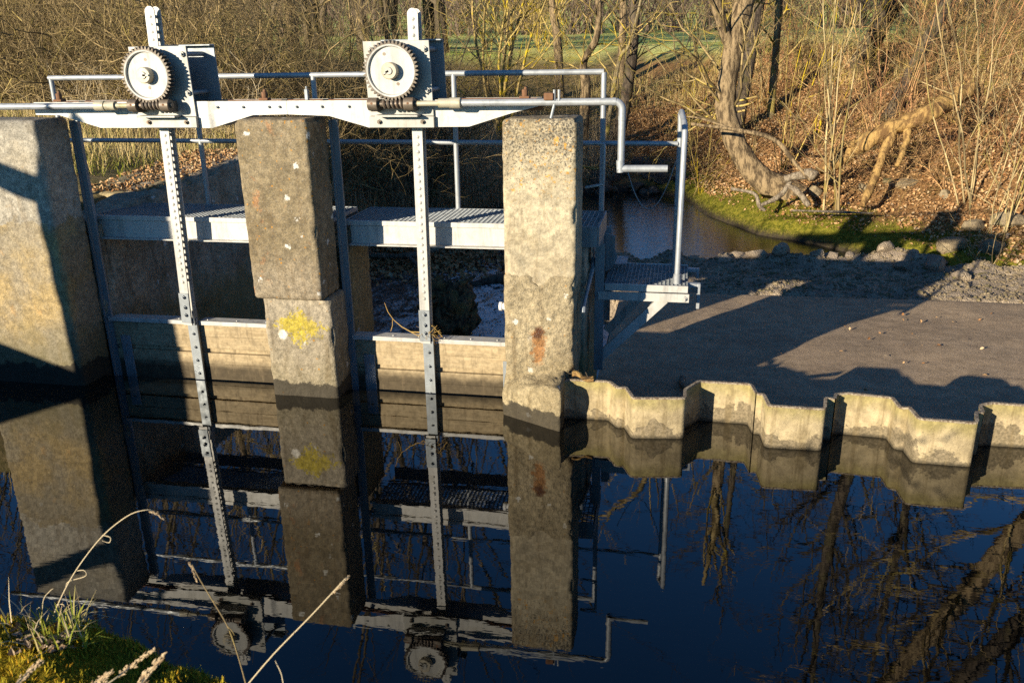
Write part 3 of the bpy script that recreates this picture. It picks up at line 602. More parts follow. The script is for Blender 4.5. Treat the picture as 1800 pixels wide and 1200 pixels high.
# ------------------------------------------------------------------ hoist gears
def hoist(label, cx, cz, x0, x1, zt, flip, holes, backx):
    t = thing('hoist_gear', label, 'hoist gear', (cx, 5.8, 2.02), 'hoist gears over the gates')
    m = MB(); m.prism([(x0,2.10),(x1,2.10),(x1-.012,zt),(x0-.014,zt)], 5.772, 5.784); m.build('front_plate', M['plate'], t, bevel=.002)
    m = MB(); m.box(x0, x1+.004, 5.757, 5.789, 2.022, 2.098); fl = m.build('base_strip', M['plate'], t, bevel=.003)
    for sx in (x0+.075, x1-.075): b = MB(); b.hexbolt((sx, 5.757, 2.062), .016, .012); b.build('bolt', M['greasy'], fl)
    m = MB(); m.prism([(x0+.02,2.20),(x1+.01+backx,2.20),(x1+backx,zt+.012),(x0+.02,zt+.012)], 6.045, 6.057); m.box(x0+.05, x1+backx, 5.99, 6.045, zt+.0, zt+.010); m.build('back_plate', M['zincd'], t, bevel=.002)
    for sx, sz in ((x0+.035, zt-.055), (x1-.045, zt-.055), (x1-.035, zt-.32), (x0+.02, zt-.40)):
        m = MB(); m.tube([(sx,5.784,sz),(sx,6.05,sz)], .017, 12); s_ = m.build('spacer_rod', M['zincd'], t)
        b = MB(); b.hexbolt((sx, 5.772, sz), .020, .016); b.build('bolt', M['plate'], s_)
    # wheel: toothed rim, recessed face, hub
    n = 44; k4 = n*4; y0, y1 = 5.655, 5.71; v = []; f = []
    for y in (y0, y1):
        for i in range(k4):
            a = 2*math.pi*(i-.5)/k4; r = .194 if i % 4 in (0, 1) else .174
            v.append((cx+r*math.cos(a), y, cz+r*math.sin(a)))
    for i in range(k4):
        a = 2*math.pi*(i-.5)/k4; v.append((cx+.168*math.cos(a), y0, cz+.168*math.sin(a)))
    for i in range(k4): j = (i+1) % k4; f.append((i, j, k4+j, k4+i)); f.append((i, 2*k4+i, 2*k4+j, j))
    f.append(tuple(k4+i for i in range(k4)))
    w = MB().add(v, f).build('toothed_rim', M['tooth'], t, smooth=20)
    v = []; f = []; N_ = 64
    for r, y in ((.168, y0-.001), (.158, y0), (.153, y0+.018), (.05, y0+.018)):
        for i in range(N_): a = 2*math.pi*i/N_; v.append((cx+r*math.cos(a), y, cz+r*math.sin(a)))
    for q in range(3):
        for i in range(N_): j = (i+1) % N_; f.append((q*N_+i, (q+1)*N_+i, (q+1)*N_+j, q*N_+j))
    f.append(tuple(3*N_+i for i in range(N_)))
    fc = MB().add(v, f).build('wheel_face', M['paint'], t, smooth=25)
    for a, r in holes:
        m = MB(); m.tube([(cx+r*math.cos(a),y0+.0172,cz+r*math.sin(a)),(cx+r*math.cos(a),y0+.0165,cz+r*math.sin(a))], .011, 14); m.build('hole', M['greasy'], fc)
    m = MB(); m.tube([(cx,y0+.03,cz),(cx,y0-.028,cz),(cx,y0-.034,cz)], [.055,.055,.050], 28); h = m.build('hub', M['hub'], t)
    m = MB(); m.tube([(cx,y0-.034,cz),(cx,y0-.042,cz)], [.026,.023], 18); m.bar((cx,y0-.036,cz),(cx+.045*math.cos(flip),y0-.036,cz+.045*math.sin(flip)), .012, .012, (0,1,0)); m.build('shaft_end', M['plate'], h)
    m = MB(); m.tube([(cx,5.70,cz),(cx,6.05,cz)], .03, 14); m.build('axle', M['greasy'], t)
    # worm below
    wz, wy = 2.185, 5.675; a0, a1 = cx-.155, cx+.165
    m = MB(); pts = []; rr = []
    for i in range(120): u = i/119; a = 2*math.pi*5*u; pts.append((cx-.075+.15*u, wy+.024*math.cos(a), wz+.024*math.sin(a)))
    m.tube(pts, .0105, 6); m.tube([(a0,wy,wz),(a1,wy,wz)], .019, 14); m.build('worm', M['greasy'], t)
    for bxx in (a0+.015, a1-.05):
        m = MB(); m.tube([(bxx-.035,wy,wz),(bxx+.035,wy,wz)], .043, 20); m.box(bxx-.03, bxx+.03, wy+.01, 5.771, wz-.05, wz+.03); bb = m.build('bearing', M['greasy'], t, bevel=.003)
        m = MB(); m.tube([(bxx,wy-.0425,wz+.006),(bxx,wy-.044,wz+.006)], .008, 8); m.build('set_screw', M['rust'], bb)
    m = MB(); m.box(a0+.02, a1, wy-.0, 5.771, 2.10, 2.112); m.build('bearing_shelf', M['plate'], t)
    return t
hoist('left hoist gear, pale toothed wheel on a steel plate above the left gate', -3.715, 2.392, -3.885, -3.435, 2.585, .0, ((1.55,.105),(-1.50,.085)), .05)
hoist('right hoist gear, pale toothed wheel whose worm drives the long crank shaft', -1.905, 2.40, -2.115, -1.652, 2.590, 3.6, ((1.95,.115),(-1.10,.095)), .012)

# drive shafts
m = MB(); wy = 5.675
t = thing('crank_shaft', 'long galvanised crank with its handle hanging right of the cream pier', 'crank', (-1.0, wy, 2.19))
MB().tube([(-1.735,wy,2.187),(-1.58,wy,2.188)], .018, 14).build('stub_shaft', M['brass'], t)
MB().tube([(-1.585,wy,2.189),(-1.51,wy,2.189),(-1.508,wy,2.189),(-1.435,wy,2.189),(-1.43,wy,2.189)], [.031,.031,.036,.036,.032], 20).build('coupling', M['brass'], t)
pts = [(-1.44,wy,2.190),(-.41,wy,2.192)]+[(-.41+.05*math.sin(a),wy,2.142+.05*math.cos(a)) for a in np.linspace(.3, math.pi/2, 6)]+[(-.36,wy,1.79)]
MB().tube(pts, .0235, 14).build('shaft_tube', M['zinc'], t)
MB().tube([(-.383,wy,1.765),(-.055,wy,1.768)], .0235, 14).build('handle', M['zinc'], t)
MB().tube([(-.425,wy,2.192),(-.40,wy,2.192)], .0255, 14).tube([(-.36,wy,2.10),(-.36,wy,2.075)], .0255, 14).tube([(-.365,wy,1.82),(-.36,wy,1.742)], .0262, 14).build('weld_collar', M['zinc'], t)
t = thing('drive_shaft', 'straight galvanised shaft coming in from the left to the left worm', 'shaft', (-4.6, wy, 2.185))
MB().tube([(-4.02,wy,2.184),(-3.84,wy,2.185)], .018, 14).build('stub_shaft', M['brass'], t)
MB().tube([(-4.165,wy,2.184),(-4.088,wy,2.184)], .036, 20).tube([(-4.082,wy,2.184),(-4.005,wy,2.184)], .032, 20).build('coupling', M['brass'], t)
MB().tube([(-5.9,wy,2.18),(-4.15,wy,2.184)], .0235, 14).build('shaft_tube', M['zinc'], t)
t = thing('shaft_clip', 'small bent clip holding the crank shaft on top of the cream pier', 'clip', (-.815, 5.68, 2.08))
MB().box(-.868, -.806, 5.64, 5.655, 2.205, 2.25).box(-.868, -.80, 5.655, 5.70, 2.24, 2.25).build('lug', M['rust'], t, bevel=.003)
MB().tube([(-.80,5.66,2.27),(-.80,5.66,2.20),(-.77,5.66,2.20),(-.77,5.66,2.27)], .009, 8).build('pin', M['zinc'], t)
MB().tube([(-.795,5.665,2.20),(-.825,5.66,2.08)], .010, 8).build('leg', M['zincd'], t)

# ------------------------------------------------------------------ walkway
def grating(x0, x1, y0, y1, z, parent, sx=.033, sy=.033, h=.028, mat=None, th=.004):
    m = MB()
    for x in np.arange(x0+.005, x1, sx): m.box(x-th/2, x+th/2, y0, y1, z-h, z)
    for y in np.arange(y0+.005, y1, sy): m.box(x0, x1, y-th/2, y+th/2, z-.010, z-.0005)
    m.box(x0-.003, x0, y0, y1, z-h, z+.001); m.box(x1, x1+.003, y0, y1, z-h, z+.001); m.box(x0, x1, y0-.004, y0, z-h, z+.001); m.box(x0, x1, y1, y1+.004, z-h, z+.001)
    return m.build('grating', mat or M['grate'], parent, smooth=0)
ZW = 1.298
for x0, x1, lab in ((-4.68, -2.62, 'left walkway of steel grating on a white beam behind the left gate'), (-2.50, -1.0, 'right walkway of steel grating on a white beam behind the right gate')):
    t = thing('walkway', lab, 'walkway', ((x0+x1)/2, 6.45, ZW), 'grating walkway spans')
    grating(x0, x1, 6.115, 6.70, ZW, t, .036, .036, .03)
    MB().box(x0+.02, x1, 6.09, 6.112, ZW-.035, ZW+.003).build('edge_strip', M['zincw'], t, bevel=.003)
    MB().box(x0+.05, x1, 6.10, 6.11, 1.117, ZW-.037).box(x0+.05, x1, 6.04, 6.099, 1.117, 1.126).build('front_channel', M['zincw'], t)
    MB().box(x0+.05, x1, 6.71, 6.72, 1.13, ZW-.04).build('rear_channel', M['zincd'], t)
t = thing('walkway', 'short end of the walkway showing right behind the cream pier', 'walkway', (-.8, 6.4, ZW), 'grating walkway spans')
grating(-.98, -.545, 6.06, 6.70, ZW, t, .036, .036, .03)
MB().box(-.538, -.528, 6.05, 6.72, 1.15, ZW-.0).box(-.98, -.54, 6.045, 6.055, 1.15, ZW-.002).build('end_channel', M['zincd'], t)
m = MB(); m.prism([(-.53,1.12),(-.455,1.10),(-.455,1.0),(-.43,.93),(-.47,.84),(-.53,.80)], 6.70, 6.712); m.box(-.52, -.36, 6.72, 7.0, .86, .868); m.build('bracket_plate', M['zincd'], t)

# guard rail
t = thing('guard_rail', 'galvanised tube guard rail running behind both gears', 'railing', (-2.5, 6.72, ZW))
yr, r = 6.72, .021
m = MB(); m.tube([(-5.34,yr,2.3585),(-.571,yr,2.3535)], r, 14); m.build('top_rail', M['zinc'], t)
m = MB(); m.tube([(-5.27,yr,1.838),(.005,yr,1.822)], .019, 12); m.build('mid_rail', M['zinc'], t)
for x, zb_ in ((-5.32,1.35),(-3.99,ZW-.1),(-2.92,ZW-.1),(-1.748,ZW-.1),(-.571,1.0)):
    MB().tube([(x,yr,zb_),(x,yr,2.35)], r, 14).build('post', M['zinc'], t)
m = MB(); m.tube([(-.62,5.93,1.90),(-.50,5.93,1.90),(-.492,5.93,1.895),(-.492,5.93,1.63),(-.50,5.93,1.622),(-.62,5.93,1.60)], .0095, 10)
tag(m.build('grab_loop', M['zinc'], loc=(-.64,5.93,1.75)), 'square grab loop of thin rod on the side of the cream pier', 'grab handle')

# lever tool hanging on the pier side
t = thing('hanging_lever', 'long flat ended lever hanging down the shaded side of the cream pier', 'lever', (-.60, 6.2, 1.0))
MB().bar((-.595,6.50,1.175),(-.595,6.36,.965), .010, .075, (1,0,0)).build('blade', M['zincd'], t, bevel=.004)
MB().tube([(-.595,6.375,.985),(-.595,6.30,.93),(-.60,5.86,.83),(-.60,5.70,.79)], [.022,.017,.014,.014], 10).tube([(-.60,5.70,.80),(-.60,5.685,.76)], .02, 8).build('rod', M['zincd'], t)
for q in (.35, .7): c = np.array([-.589,6.50,1.175])+q*np.array([0,-.14,-.21]); MB().tube([c, c+[.003,0,0]], .012, 10).build('hole', M['greasy'], t)

# ------------------------------------------------------------------ service platform right of the cream pier
ZP = .805
t = thing('service_platform', 'small grating platform on a triangular bracket right of the cream pier', 'platform', (-.2, 6.65, .15))
grating(-.50, .125, 6.33, 6.985, ZP, t, .030, .042, .026)
MB().box(-.50, .13, 6.305, 6.325, .755, ZP+.004).build('edge_strip', M['zincw'], t, bevel=.003); MB().box(-.50, .13, 6.99, 7.01, .755, ZP+.004).build('edge_strip', M['zincw'], t, bevel=.003)
MB().box(-.55, .14, 6.29, 6.304, .685, .75).box(-.55, .14, 6.304, 6.345, .685, .693).build('side_channel', M['zincw'], t); MB().box(-.55, .14, 7.012, 7.024, .685, .75).build('side_channel', M['zincw'], t)
b = MB(); b.hexbolt((.105, 6.29, .715), .02, .012); b.build('bolt', M['zincw'], t)
for yb in (6.30, 6.98):
    MB().bar((-.53,yb+.012,.20),(-.045 if yb < 6.5 else -.10,yb+.012,.70), .075, .010, (0.6,0,-.6)).bar((-.555,yb+.04,.215),(-.07,yb+.04,.715), .012, .05, (0.6,0,-.6)).build('brace', M['zincw'], t)
    MB().box(-.575, -.505, yb, yb+.012, .10 if yb < 6.5 else .3, 1.12).box(-.575, -.565, yb+.012, yb+.075, .10 if yb < 6.5 else .3, 1.12).build('wall_post', M['zincd'], t)
for yb in (6.42, 6.90): MB().box(.13, .20, yb, yb+.05, .77, .80).box(.20, .225, yb, yb+.05, .60 if yb < 6.5 else .72, .80).build('ladder_hook', M['zinc'], t, bevel=.003)
t = thing('end_rail', 'tall bent tube handrail at the outer edge of the small platform', 'railing', (.06, 6.6, ZP))
MB().tube([(.045,6.40,.83),(.050,6.40,1.88),(.050,6.43,1.95),(.045,6.52,1.99),(.02,6.70,2.06),(.015,6.73,2.045),(.018,6.735,1.95),(.022,6.73,.75)], .0215, 14).build('tube', M['zinc'], t)
MB().tube([(.045,6.405,.80),(.045,6.40,.88)], .0285, 14).build('socket', M['zinc'], t)
m = MB(); cpts = []
for u in np.linspace(0, 1, 26): cpts.append((-.36+.40*u-.02, 6.80, 1.66-.05*(1-u)-.62*(1-(2*u-1)**2)*.62-.35*(1-u)*.0+.12*u))
m.tube(cpts, .0035, 6)
tag(m.build('slack_wire', M['zincd'], loc=(-.1,6.8,1.5)), 'thin slack wire looping below the crank handle', 'wire')

# ------------------------------------------------------------------ sheet pile wall
top = [(-.76,5.50),(-.70,5.56),(-.392,5.571),(-.323,5.445),(-.272,5.462),(-.21,5.293),(.127,5.344),(.128,5.50),(.163,5.556),(.233,5.664),(.58,5.65),(.605,5.496),(.650,5.493),(.668,5.29),(1.014,5.295),(1.045,5.473),(1.102,5.467),(1.125,5.57),(1.185,5.584),(1.482,5.559),(1.494,5.391),(1.547,5.386),(1.563,5.212),(1.895,5.203),(1.939,5.372),(1.985,5.391),(2.005,5.512),(2.09,5.545)]
while top[-1][0] < 7: 
    x, y = top[-1]; dy = -.10
    for a, b_ in ((.30,-.0),(.31,-.17),(.36,-.18),(.38,-.35),(.72,-.36),(.75,-.19),(.80,-.18),(.82,-.06),(.90,-.02)): top.append((x+a, y+b_))
def offset(pl, d):
    P = np.array(pl); T = np.gradient(P, axis=0); T /= np.linalg.norm(T, axis=1, keepdims=True); return P+np.column_stack([-T[:, 1], T[:, 0]])*d
def dens(pl, r=.022):
    """round the corners of the plan a little"""
    P = [np.array(p) for p in pl]; o = [P[0]]
    for a, b_, c in zip(P, P[1:], P[2:]):
        u = (a-b_); v = (c-b_); lu, lv = np.linalg.norm(u), np.linalg.norm(v); q = min(r, lu*.4, lv*.4); s0, s1 = b_+u/lu*q, b_+v/lv*q
        o += [s0, .25*s0+.5*b_+.25*s1, s1]
    return o+[P[-1]]
wall_t = thing('sheet_pile_wall', 'corrugated lichen stained sheet pile wall standing in the canal on the right', 'sheet pile wall', (.8, 5.45, -.8))
cuts = [0, 4, 11, 16, 21, 25]+list(range(27, len(top)-1, 9))+[len(top)-1]
for a, b_ in zip(cuts, cuts[1:]):
    pl = dens(top[a:b_+1]); A = offset(pl, -.008); B = offset(pl, .008); n = len(A); zt_ = .30
    m = MB(); zs = [-.8, 0, .1, .2, zt_]; v = []
    for Q in (A, B):
        for z in zs: v += [(p[0], p[1], z+(.004*math.sin(37*p[0]) if z == zt_ else 0)) for p in Q]
    f = []; k = len(zs)*n
    for q in range(len(zs)-1):
        for i in range(n-1): f.append((q*n+i, q*n+i+1, (q+1)*n+i+1, (q+1)*n+i)); f.append((k+q*n+i+1, k+q*n+i, k+(q+1)*n+i, k+(q+1)*n+i+1))
    m.add(v, f); s_ = m.build('sheet_pile', M['pile'], wall_t, smooth=50)
    v = [(p[0], p[1], .302+.004*math.sin(37*p[0])) for p in offset(pl, -.0105)]+[(p[0], p[1], .302+.004*math.sin(37*p[0])) for p in offset(pl, .0105)]
    v += [(x, y, z-.012) for x, y, z in v]; f = []
    for i in range(n-1): f += [(i, i+1, n+i+1, n+i), (2*n+i, 2*n+i+1, i+1, i), (n+i, n+i+1, 3*n+i+1, 3*n+i)]
    MB().add(v, f).build('top_edge', M['piletop'], s_, smooth=0)
# ------------------------------------------------------------------ plants
UPV = np.array([0, 0, 1.0])
def unit(v): return v/(np.linalg.norm(v)+1e-12)
def rv(s=1.0): return np.array([rng.gauss(0, s), rng.gauss(0, s), rng.gauss(0, s)])
def grow(out, p, d, L, r, lvl, step=.16, wob=.16, trop=.05, kids=(.55, .6, .5), ratio=.5, ang=.75, tip=.35):
    n = max(2, int(L/step)); p = np.array(p, float); d = unit(np.array(d, float))
    for i in range(n):
        d = unit(d+rv(wob)+UPV*trop); q = p+d*(L/n); r0 = r*(1-(1-tip)*i/n); r1 = r*(1-(1-tip)*(i+1)/n)
        out.append((*p, *q, r0, r1))
        if lvl > 0 and i > 0 and rng.random() < kids[lvl-1]:
            s = unit(np.cross(d, rv())); a = ang*R_(.6, 1.35)
            grow(out, q, d*math.cos(a)+s*math.sin(a), L*ratio*R_(.5, 1.15)*(1-.45*i/n), max(r1*.62, .0022), lvl-1, step*.8, wob*1.2, trop, kids, ratio, ang, tip)
        p = q
def bush_proto(h, stems, spread, r=.018, lvl=2, kids=(.6, .55), wob=.10, trop=.03, step=.17, ratio=.5):
    o = []
    for k in range(stems):
        a = R_(0, 6.283); t = spread*math.sqrt(rng.random()); d = (math.cos(a)*t, math.sin(a)*t, 1)
        grow(o, (R_(-.12, .12), R_(-.12, .12), 0), d, h*R_(.6, 1.1), r*R_(.6, 1.2), lvl, step, wob, trop, kids, ratio)
    return np.array(o)
def moved(sg, x, y, z, s=1.0, a=0.0, rs=1.0):
    c, n = math.cos(a), math.sin(a); o = sg.copy()
    for k in (0, 3):
        X = sg[:, k]*c-sg[:, k+1]*n; Y = sg[:, k]*n+sg[:, k+1]*c
        o[:, k] = X*s+x; o[:, k+1] = Y*s+y; o[:, k+2] = sg[:, k+2]*s+z
    o[:, 6:] *= s*rs; return o
PR = [bush_proto(2.9, 8, 1.0, .012, 2, (.75, .7), .22, .02, .15, .55), bush_proto(3.4, 7, .8, .014, 2, (.7, .7), .18, .02, .16, .6), bush_proto(2.4, 10, 1.4, .013, 2, (.75, .65), .26, -.01, .14, .55), bush_proto(2.8, 8, 1.2, .014, 2, (.8, .7), .24, -.03, .15, .55), bush_proto(3.8, 6, .6, .018, 2, (.7, .7), .16, .03, .17, .6)]
PB = [bush_proto(2.6, 7, .9, .011, 2, (.7, .6), .16, .02, .15, .5), bush_proto(3.0, 7, .7, .013, 2, (.65, .6), .13, .03, .16, .5), bush_proto(2.2, 9, 1.2, .009, 2, (.7, .6), .18, .0, .14, .5)]
def tangle_proto(n, rad, h, L=1.1, r=.009):
    o = []
    for k in range(n):
        a = R_(0, 6.283); q = rad*math.sqrt(rng.random()); dd = rv(); dd[2] = dd[2]*.7+.1
        grow(o, (q*math.cos(a), q*math.sin(a), h*rng.random()**.8), dd, L*R_(.5, 1.4), r*R_(.4, 1.3), 2, .13, .20, .01, (.6, .5), .5, .9)
    return np.array(o)
PX = [tangle_proto(46, 1.1, 2.6), tangle_proto(40, 1.2, 3.2), tangle_proto(50, 1.3, 2.0)]
PT = [bush_proto(7.5, 4, .35, .045, 3, (.55, .5, .5), .08, .04, .34, .5), bush_proto(6.5, 5, .55, .035, 3, (.5, .5, .5), .10, .03, .34, .5)]
PL = [bush_proto(1.3, 9, 1.3, .007, 1, (.7,), .22, -.04, .12), bush_proto(.9, 10, 1.8, .005, 1, (.7,), .26, -.06, .1)]

def mass(name, spots, protos, mat, label, cat, smin=.8, smax=1.25, k=3, sink=.1):
    out = []
    for x, y in spots: out.append(moved(protos[rng.randrange(len(protos))], x, y, gz(x, y)-sink, R_(smin, smax), R_(0, 6.28)))
    V, F = seg_mesh(np.concatenate(out), k); o = mesh_object(name, V, F, mat, smooth=180); return tag(o, label, cat, kind='stuff')
def colx(u, Y): return float(at(u, 110, Y)[0])               # where the sight line of a photo column meets y = Y

# the dense bare thicket on the left bank
sp = []
for _ in range(80):
    Y = R_(12.4, 20); u = R_(-200, 800 if Y > 16.5 else 560); sp.append((colx(u, Y), Y))
mass('thicket', sp, PR, M['twig'], 'dense bare brown thicket filling the left bank behind the guard rail', 'thicket', .8, 1.3)
sp = [(colx(R_(-250, 820 if Y > 16.5 else 560), Y), Y) for Y in [R_(12.6, 19) for _ in range(54)]]
mass('thicket', sp, PX, M['twig'], 'criss crossing fine twigs woven through the left thicket', 'thicket', .9, 1.4)
sp = [(colx(R_(-250, 780), Y), Y) for Y in [R_(14, 23) for _ in range(15)]]
mass('thicket', sp, PR, M['twig_d'], 'darker tangle of stems deep inside the left thicket', 'thicket', .9, 1.4)
sp = [(colx(R_(-300, 760), Y), Y) for Y in [R_(15, 22) for _ in range(12)]]
mass('thicket', sp, PT, M['twig'], 'taller bare saplings rising out of the left thicket', 'thicket', .6, .9)
sp = [(colx(R_(60, 460), Y), Y) for Y in [R_(10.8, 12.6) for _ in range(30)]]+[(colx(R_(520, 860), Y), Y) for Y in [R_(20, 23) for _ in range(34)]]
mass('brambles', sp, PL, M['straw'], 'low pale bramble canes along the foot of the thicket', 'brambles', .6, 1.1)

PH = [bush_proto(12.5, 3, .22, .085, 3, (.6, .55, .5), .07, .05, .5, .42), bush_proto(11, 4, .35, .065, 3, (.6, .55, .5), .09, .04, .5, .45)]
sp = [(colx(-300+k*52+R_(-25, 25), Y), Y) for k, Y in enumerate([R_(31, 42) for _ in range(22)])]
mass('wood', sp, PH, M['twig_d'], 'tall leafless wood behind the left thicket seen only in the mirror of the canal', 'wood', 1.7, 2.3)
# undergrowth on the right slope
sp = []
while len(sp) < 90:
    x, y = R_(-3, 10), R_(13, 27); d = shore_dist(np.array([[x, y]]))[0]
    if 1.0 < d < 8.5 and rng.random() < .35+.1*d: sp.append((x, y))
mass('undergrowth', sp, PL, M['twig_r'], 'low reddish undergrowth over the leafy right slope', 'undergrowth', .7, 1.5)
sp = []
while len(sp) < 42:
    x, y = R_(-1, 13), R_(17.5, 29); d = shore_dist(np.array([[x, y]]))[0]
    if d > 3.8 and x > .2+.1*(y-17): sp.append((x, y))
mass('brushwood', sp, PX, M['twig_o'], 'golden criss crossing twigs across the right slope', 'brushwood', .8, 1.2)
mass('brushwood', sp, PB, M['twig_r'], 'reddish bare brushwood along the top of the right slope', 'brushwood', .75, 1.2)
sp = [(colx(R_(1430, 1860), Y), Y) for Y in [R_(16.6, 19) for _ in range(12)]]
mass('brushwood', sp, PX, M['twig_r'], 'thin reddish twigs hanging in front of the fallen log', 'brushwood', .5, .75)
sp = [(R_(-130, 60), R_(88, 112)) for _ in range(420)]
FARP = [bush_proto(6.5, 7, .8, .05, 3, (.75, .7, .6), .16, .03, .6, .55), bush_proto(8.5, 4, .5, .08, 3, (.75, .7, .6), .12, .04, .75, .55)]
mass('far_wood', sp, FARP, M['far'], 'brown leafless wood at the far edge of the meadow', 'wood', .8, 1.5)
sp = [(R_(-150, 110), R_(112, 190)) for _ in range(300)]
mass('far_wood', sp, FARP, M['far'], 'brown leafless wood climbing the hill behind the meadow', 'wood', .9, 1.4)

def trunk_tube(pts, radii, n=14, sub=6, rough=.10):
    P = np.array(pts, float); m = len(P); out = []; rr = []
    for i in range(m-1):
        p0, p1, p2, p3 = P[max(i-1, 0)], P[i], P[i+1], P[min(i+2, m-1)]
        for k in range(sub):
            t = k/sub; out.append(.5*((2*p1)+(-p0+p2)*t+(2*p0-5*p1+4*p2-p3)*t*t+(-p0+3*p1-3*p2+p3)*t**3)); rr.append(radii[i]*(1-t)+radii[i+1]*t)
    out.append(P[-1]); rr.append(radii[-1])
    b = MB(); b.tube(out, rr, n); V = np.array(b.v); C = np.repeat(np.array(out), n, 0); D = V-C
    q = 1+rough*fbm(V*[1, 1, .45], 5.0, 4, .6)
    return C+D*q[:, None], b.f, out, rr
def tree(name, label, pts, radii, mat, tmat, limbs=10, L=2.2, lr=.035, start=.35, lvl=3, group=None, cat='tree', roots=0, minr=0, forks=(), kids=(.5, .5, .5), trop=.05, wob=.14, sink=.15):
    p0 = pts[0]; t = thing(name, label, cat, tuple(p0), group)
    V, F, path, rr = trunk_tube(pts, radii); tr = mesh_object('trunk', V, F, mat, t, smooth=180)
    alls = [(path, rr)]
    for fp, fr in forks:
        V, F, pth, r2 = trunk_tube(fp, fr, 12); mesh_object('limb', V, F, mat, t, smooth=180); alls.append((pth, r2))
    for k in range(roots):
        a = R_(0, 6.28); q = np.array(p0)+[0, 0, .35]; e = q+np.array([math.cos(a)*.5, math.sin(a)*.5, -.25]); g2 = e+np.array([math.cos(a)*.45, math.sin(a)*.45, -.35])
        V, F, _, _ = trunk_tube([q, e, g2], [radii[0]*.5, radii[0]*.25, .02], 8); mesh_object('root', V, F, mat, t, smooth=180)
    o = []
    for path, rr in alls:
        m = len(path)
        for k in range(limbs):
            i = int(m*(start+(1-start)*(k+rng.random())/limbs)); i = min(i, m-2); ax_ = unit(np.array(path[i+1])-np.array(path[i])); s = unit(np.cross(ax_, rv())); s = unit(s+UPV*.25)
            grow(o, path[i], ax_*.5+s, L*R_(.55, 1.15)*(1-.35*k/limbs), max(min(lr, rr[i]*.6), .008), lvl, .22, wob, trop, kids, .55, .8)
        grow(o, path[-1], unit(np.array(path[-1])-np.array(path[-2])), L, rr[-1], lvl, .22, wob, trop, kids, .55)
    o = np.array(o); o[:, 6:] = np.maximum(o[:, 6:], minr); V, F = seg_mesh(o, 4); mesh_object('crown', V, F, tmat, t, smooth=180); return t
def shrub(label, x, y, protos, mat, s=1.0, group=None, name='shrub', cat='shrub', rs=1.0):
    z = gz(x, y)-.06; t = thing(name, label, cat, (x, y, z), group)
    V, F = seg_mesh(moved(protos, x, y, z, s, R_(0, 6.28), rs), 4); mesh_object('stems', V, F, mat, t, smooth=180); return t
def G(u, Y, dz=0): x = colx(u, Y); return np.array([x, Y, gz(x, Y)+dz])

sp = [(colx(R_(800, 1010) if rng.random() < .7 else R_(1240, 1340), Y), Y) for Y in [R_(25, 33) for _ in range(16)]]
mass('brushwood', sp, PX, M['twig_y'], 'yellowish brushwood along the crest in front of the green meadow', 'brushwood', .5, 1.0)
sp = [(colx(R_(850, 1010) if rng.random() < .6 else R_(1240, 1340), Y), Y) for Y in [R_(30, 40) for _ in range(10)]]
mass('brushwood', sp, PT, M['twig_y'], 'loose yellow twigged saplings between the bank and the meadow', 'brushwood', .5, .8)
# trees along the far bank, from left to right
def up(u0, Y, ptsuv, dz=-.25): 
    b = G(u0, Y, dz); return [b]+[at(u, v, Y) for u, v in ptsuv]
P_multi = bush_proto(4.6, 8, .42, .045, 3, (.55, .5, .45), .07, .05, .26, .45)
shrub('many stemmed sunlit tree with yellow twigs behind the right gear', colx(886, 23.2), 23.2, P_multi, M['twig_y'], 1.3, name='multistem_tree', cat='tree')
tree('bare_tree', 'forked bare tree at the meadow edge right of the yellow twigged one', up(985, 29, [(980, 70), (972, 20), (968, -60), (960, -190)]), [.17,.14,.11,.09,.06], M['bark'], M['twig_y'], 13, 2.4, .024, start=.25)
tree('bare_tree', 'slim brown tree with a smooth bent trunk just behind the pier top', up(1022, 23.4, [(1030, 165), (1026, 110), (1050, 60), (1052, -40), (1058, -200)]), [.17,.13,.10,.085,.075,.05], M['bark'], M['twig_y'], 16, 1.9, .024, start=.3)
tree('bare_tree', 'pale straight trunk standing at the back between two darker trees', up(1092, 31, [(1095, 40), (1098, -60), (1100, -220)]), [.14,.13,.11,.07], M['bark'], M['twig_y'], 14, 2.0, .024, start=.3)
tree('bare_tree', 'dark leaning trunk overgrown with bright yellow lichened twigs', up(1085, 24, [(1105, 140), (1112, 80), (1118, 0), (1122, -120), (1130, -250)]), [.20,.15,.14,.13,.11,.07], M['bark_d'], M['twig_y'], 18, 2.2, .024, start=.15)
tree('bare_tree', 'thin sapling leaning left over the end of the pool', up(1060, 23, [(1085, 120), (1110, 70), (1140, -60)]), [.07,.055,.045,.03], M['bark_y'], M['twig_y'], 13, 1.2, .024, start=.2)
tree('willow_tree', 'thick old willow with a curved furrowed trunk on the mossy bank', [at(1432, 372, 17.9), at(1395, 345, 18), at(1335, 312, 18.1), at(1297, 258, 18.2), at(1276, 195, 18.3), at(1284, 110, 18.4), at(1308, 0, 18.5), at(1335, -180, 18.6), at(1350, -420, 18.7)],
     [.44,.31,.245,.215,.205,.20,.195,.17,.12], M['bark'], M['twig_o'], 26, 3.0, .030, minr=.004, start=.42, roots=4,
     forks=[([at(1290, 100, 18.4), at(1262, 20, 18.2), at(1235, -120, 18.0), at(1190, -330, 17.8)], [.11,.11,.10,.07])], cat='tree')
tree('bare_tree', 'pale trunk with a dark side behind the red brush on the right', up(1660, 24, [(1668, 80), (1664, 0), (1668, -180)]), [.2,.19,.18,.12], M['bark'], M['twig_r'], 9, 2.2, start=.3)
tree('bare_tree', 'slim upright tree behind the willow trunk', up(1362, 24.5, [(1366, 60), (1372, -60), (1376, -220)]), [.10,.095,.08,.05], M['bark_y'], M['twig_y'], 10, 1.8, start=.2)
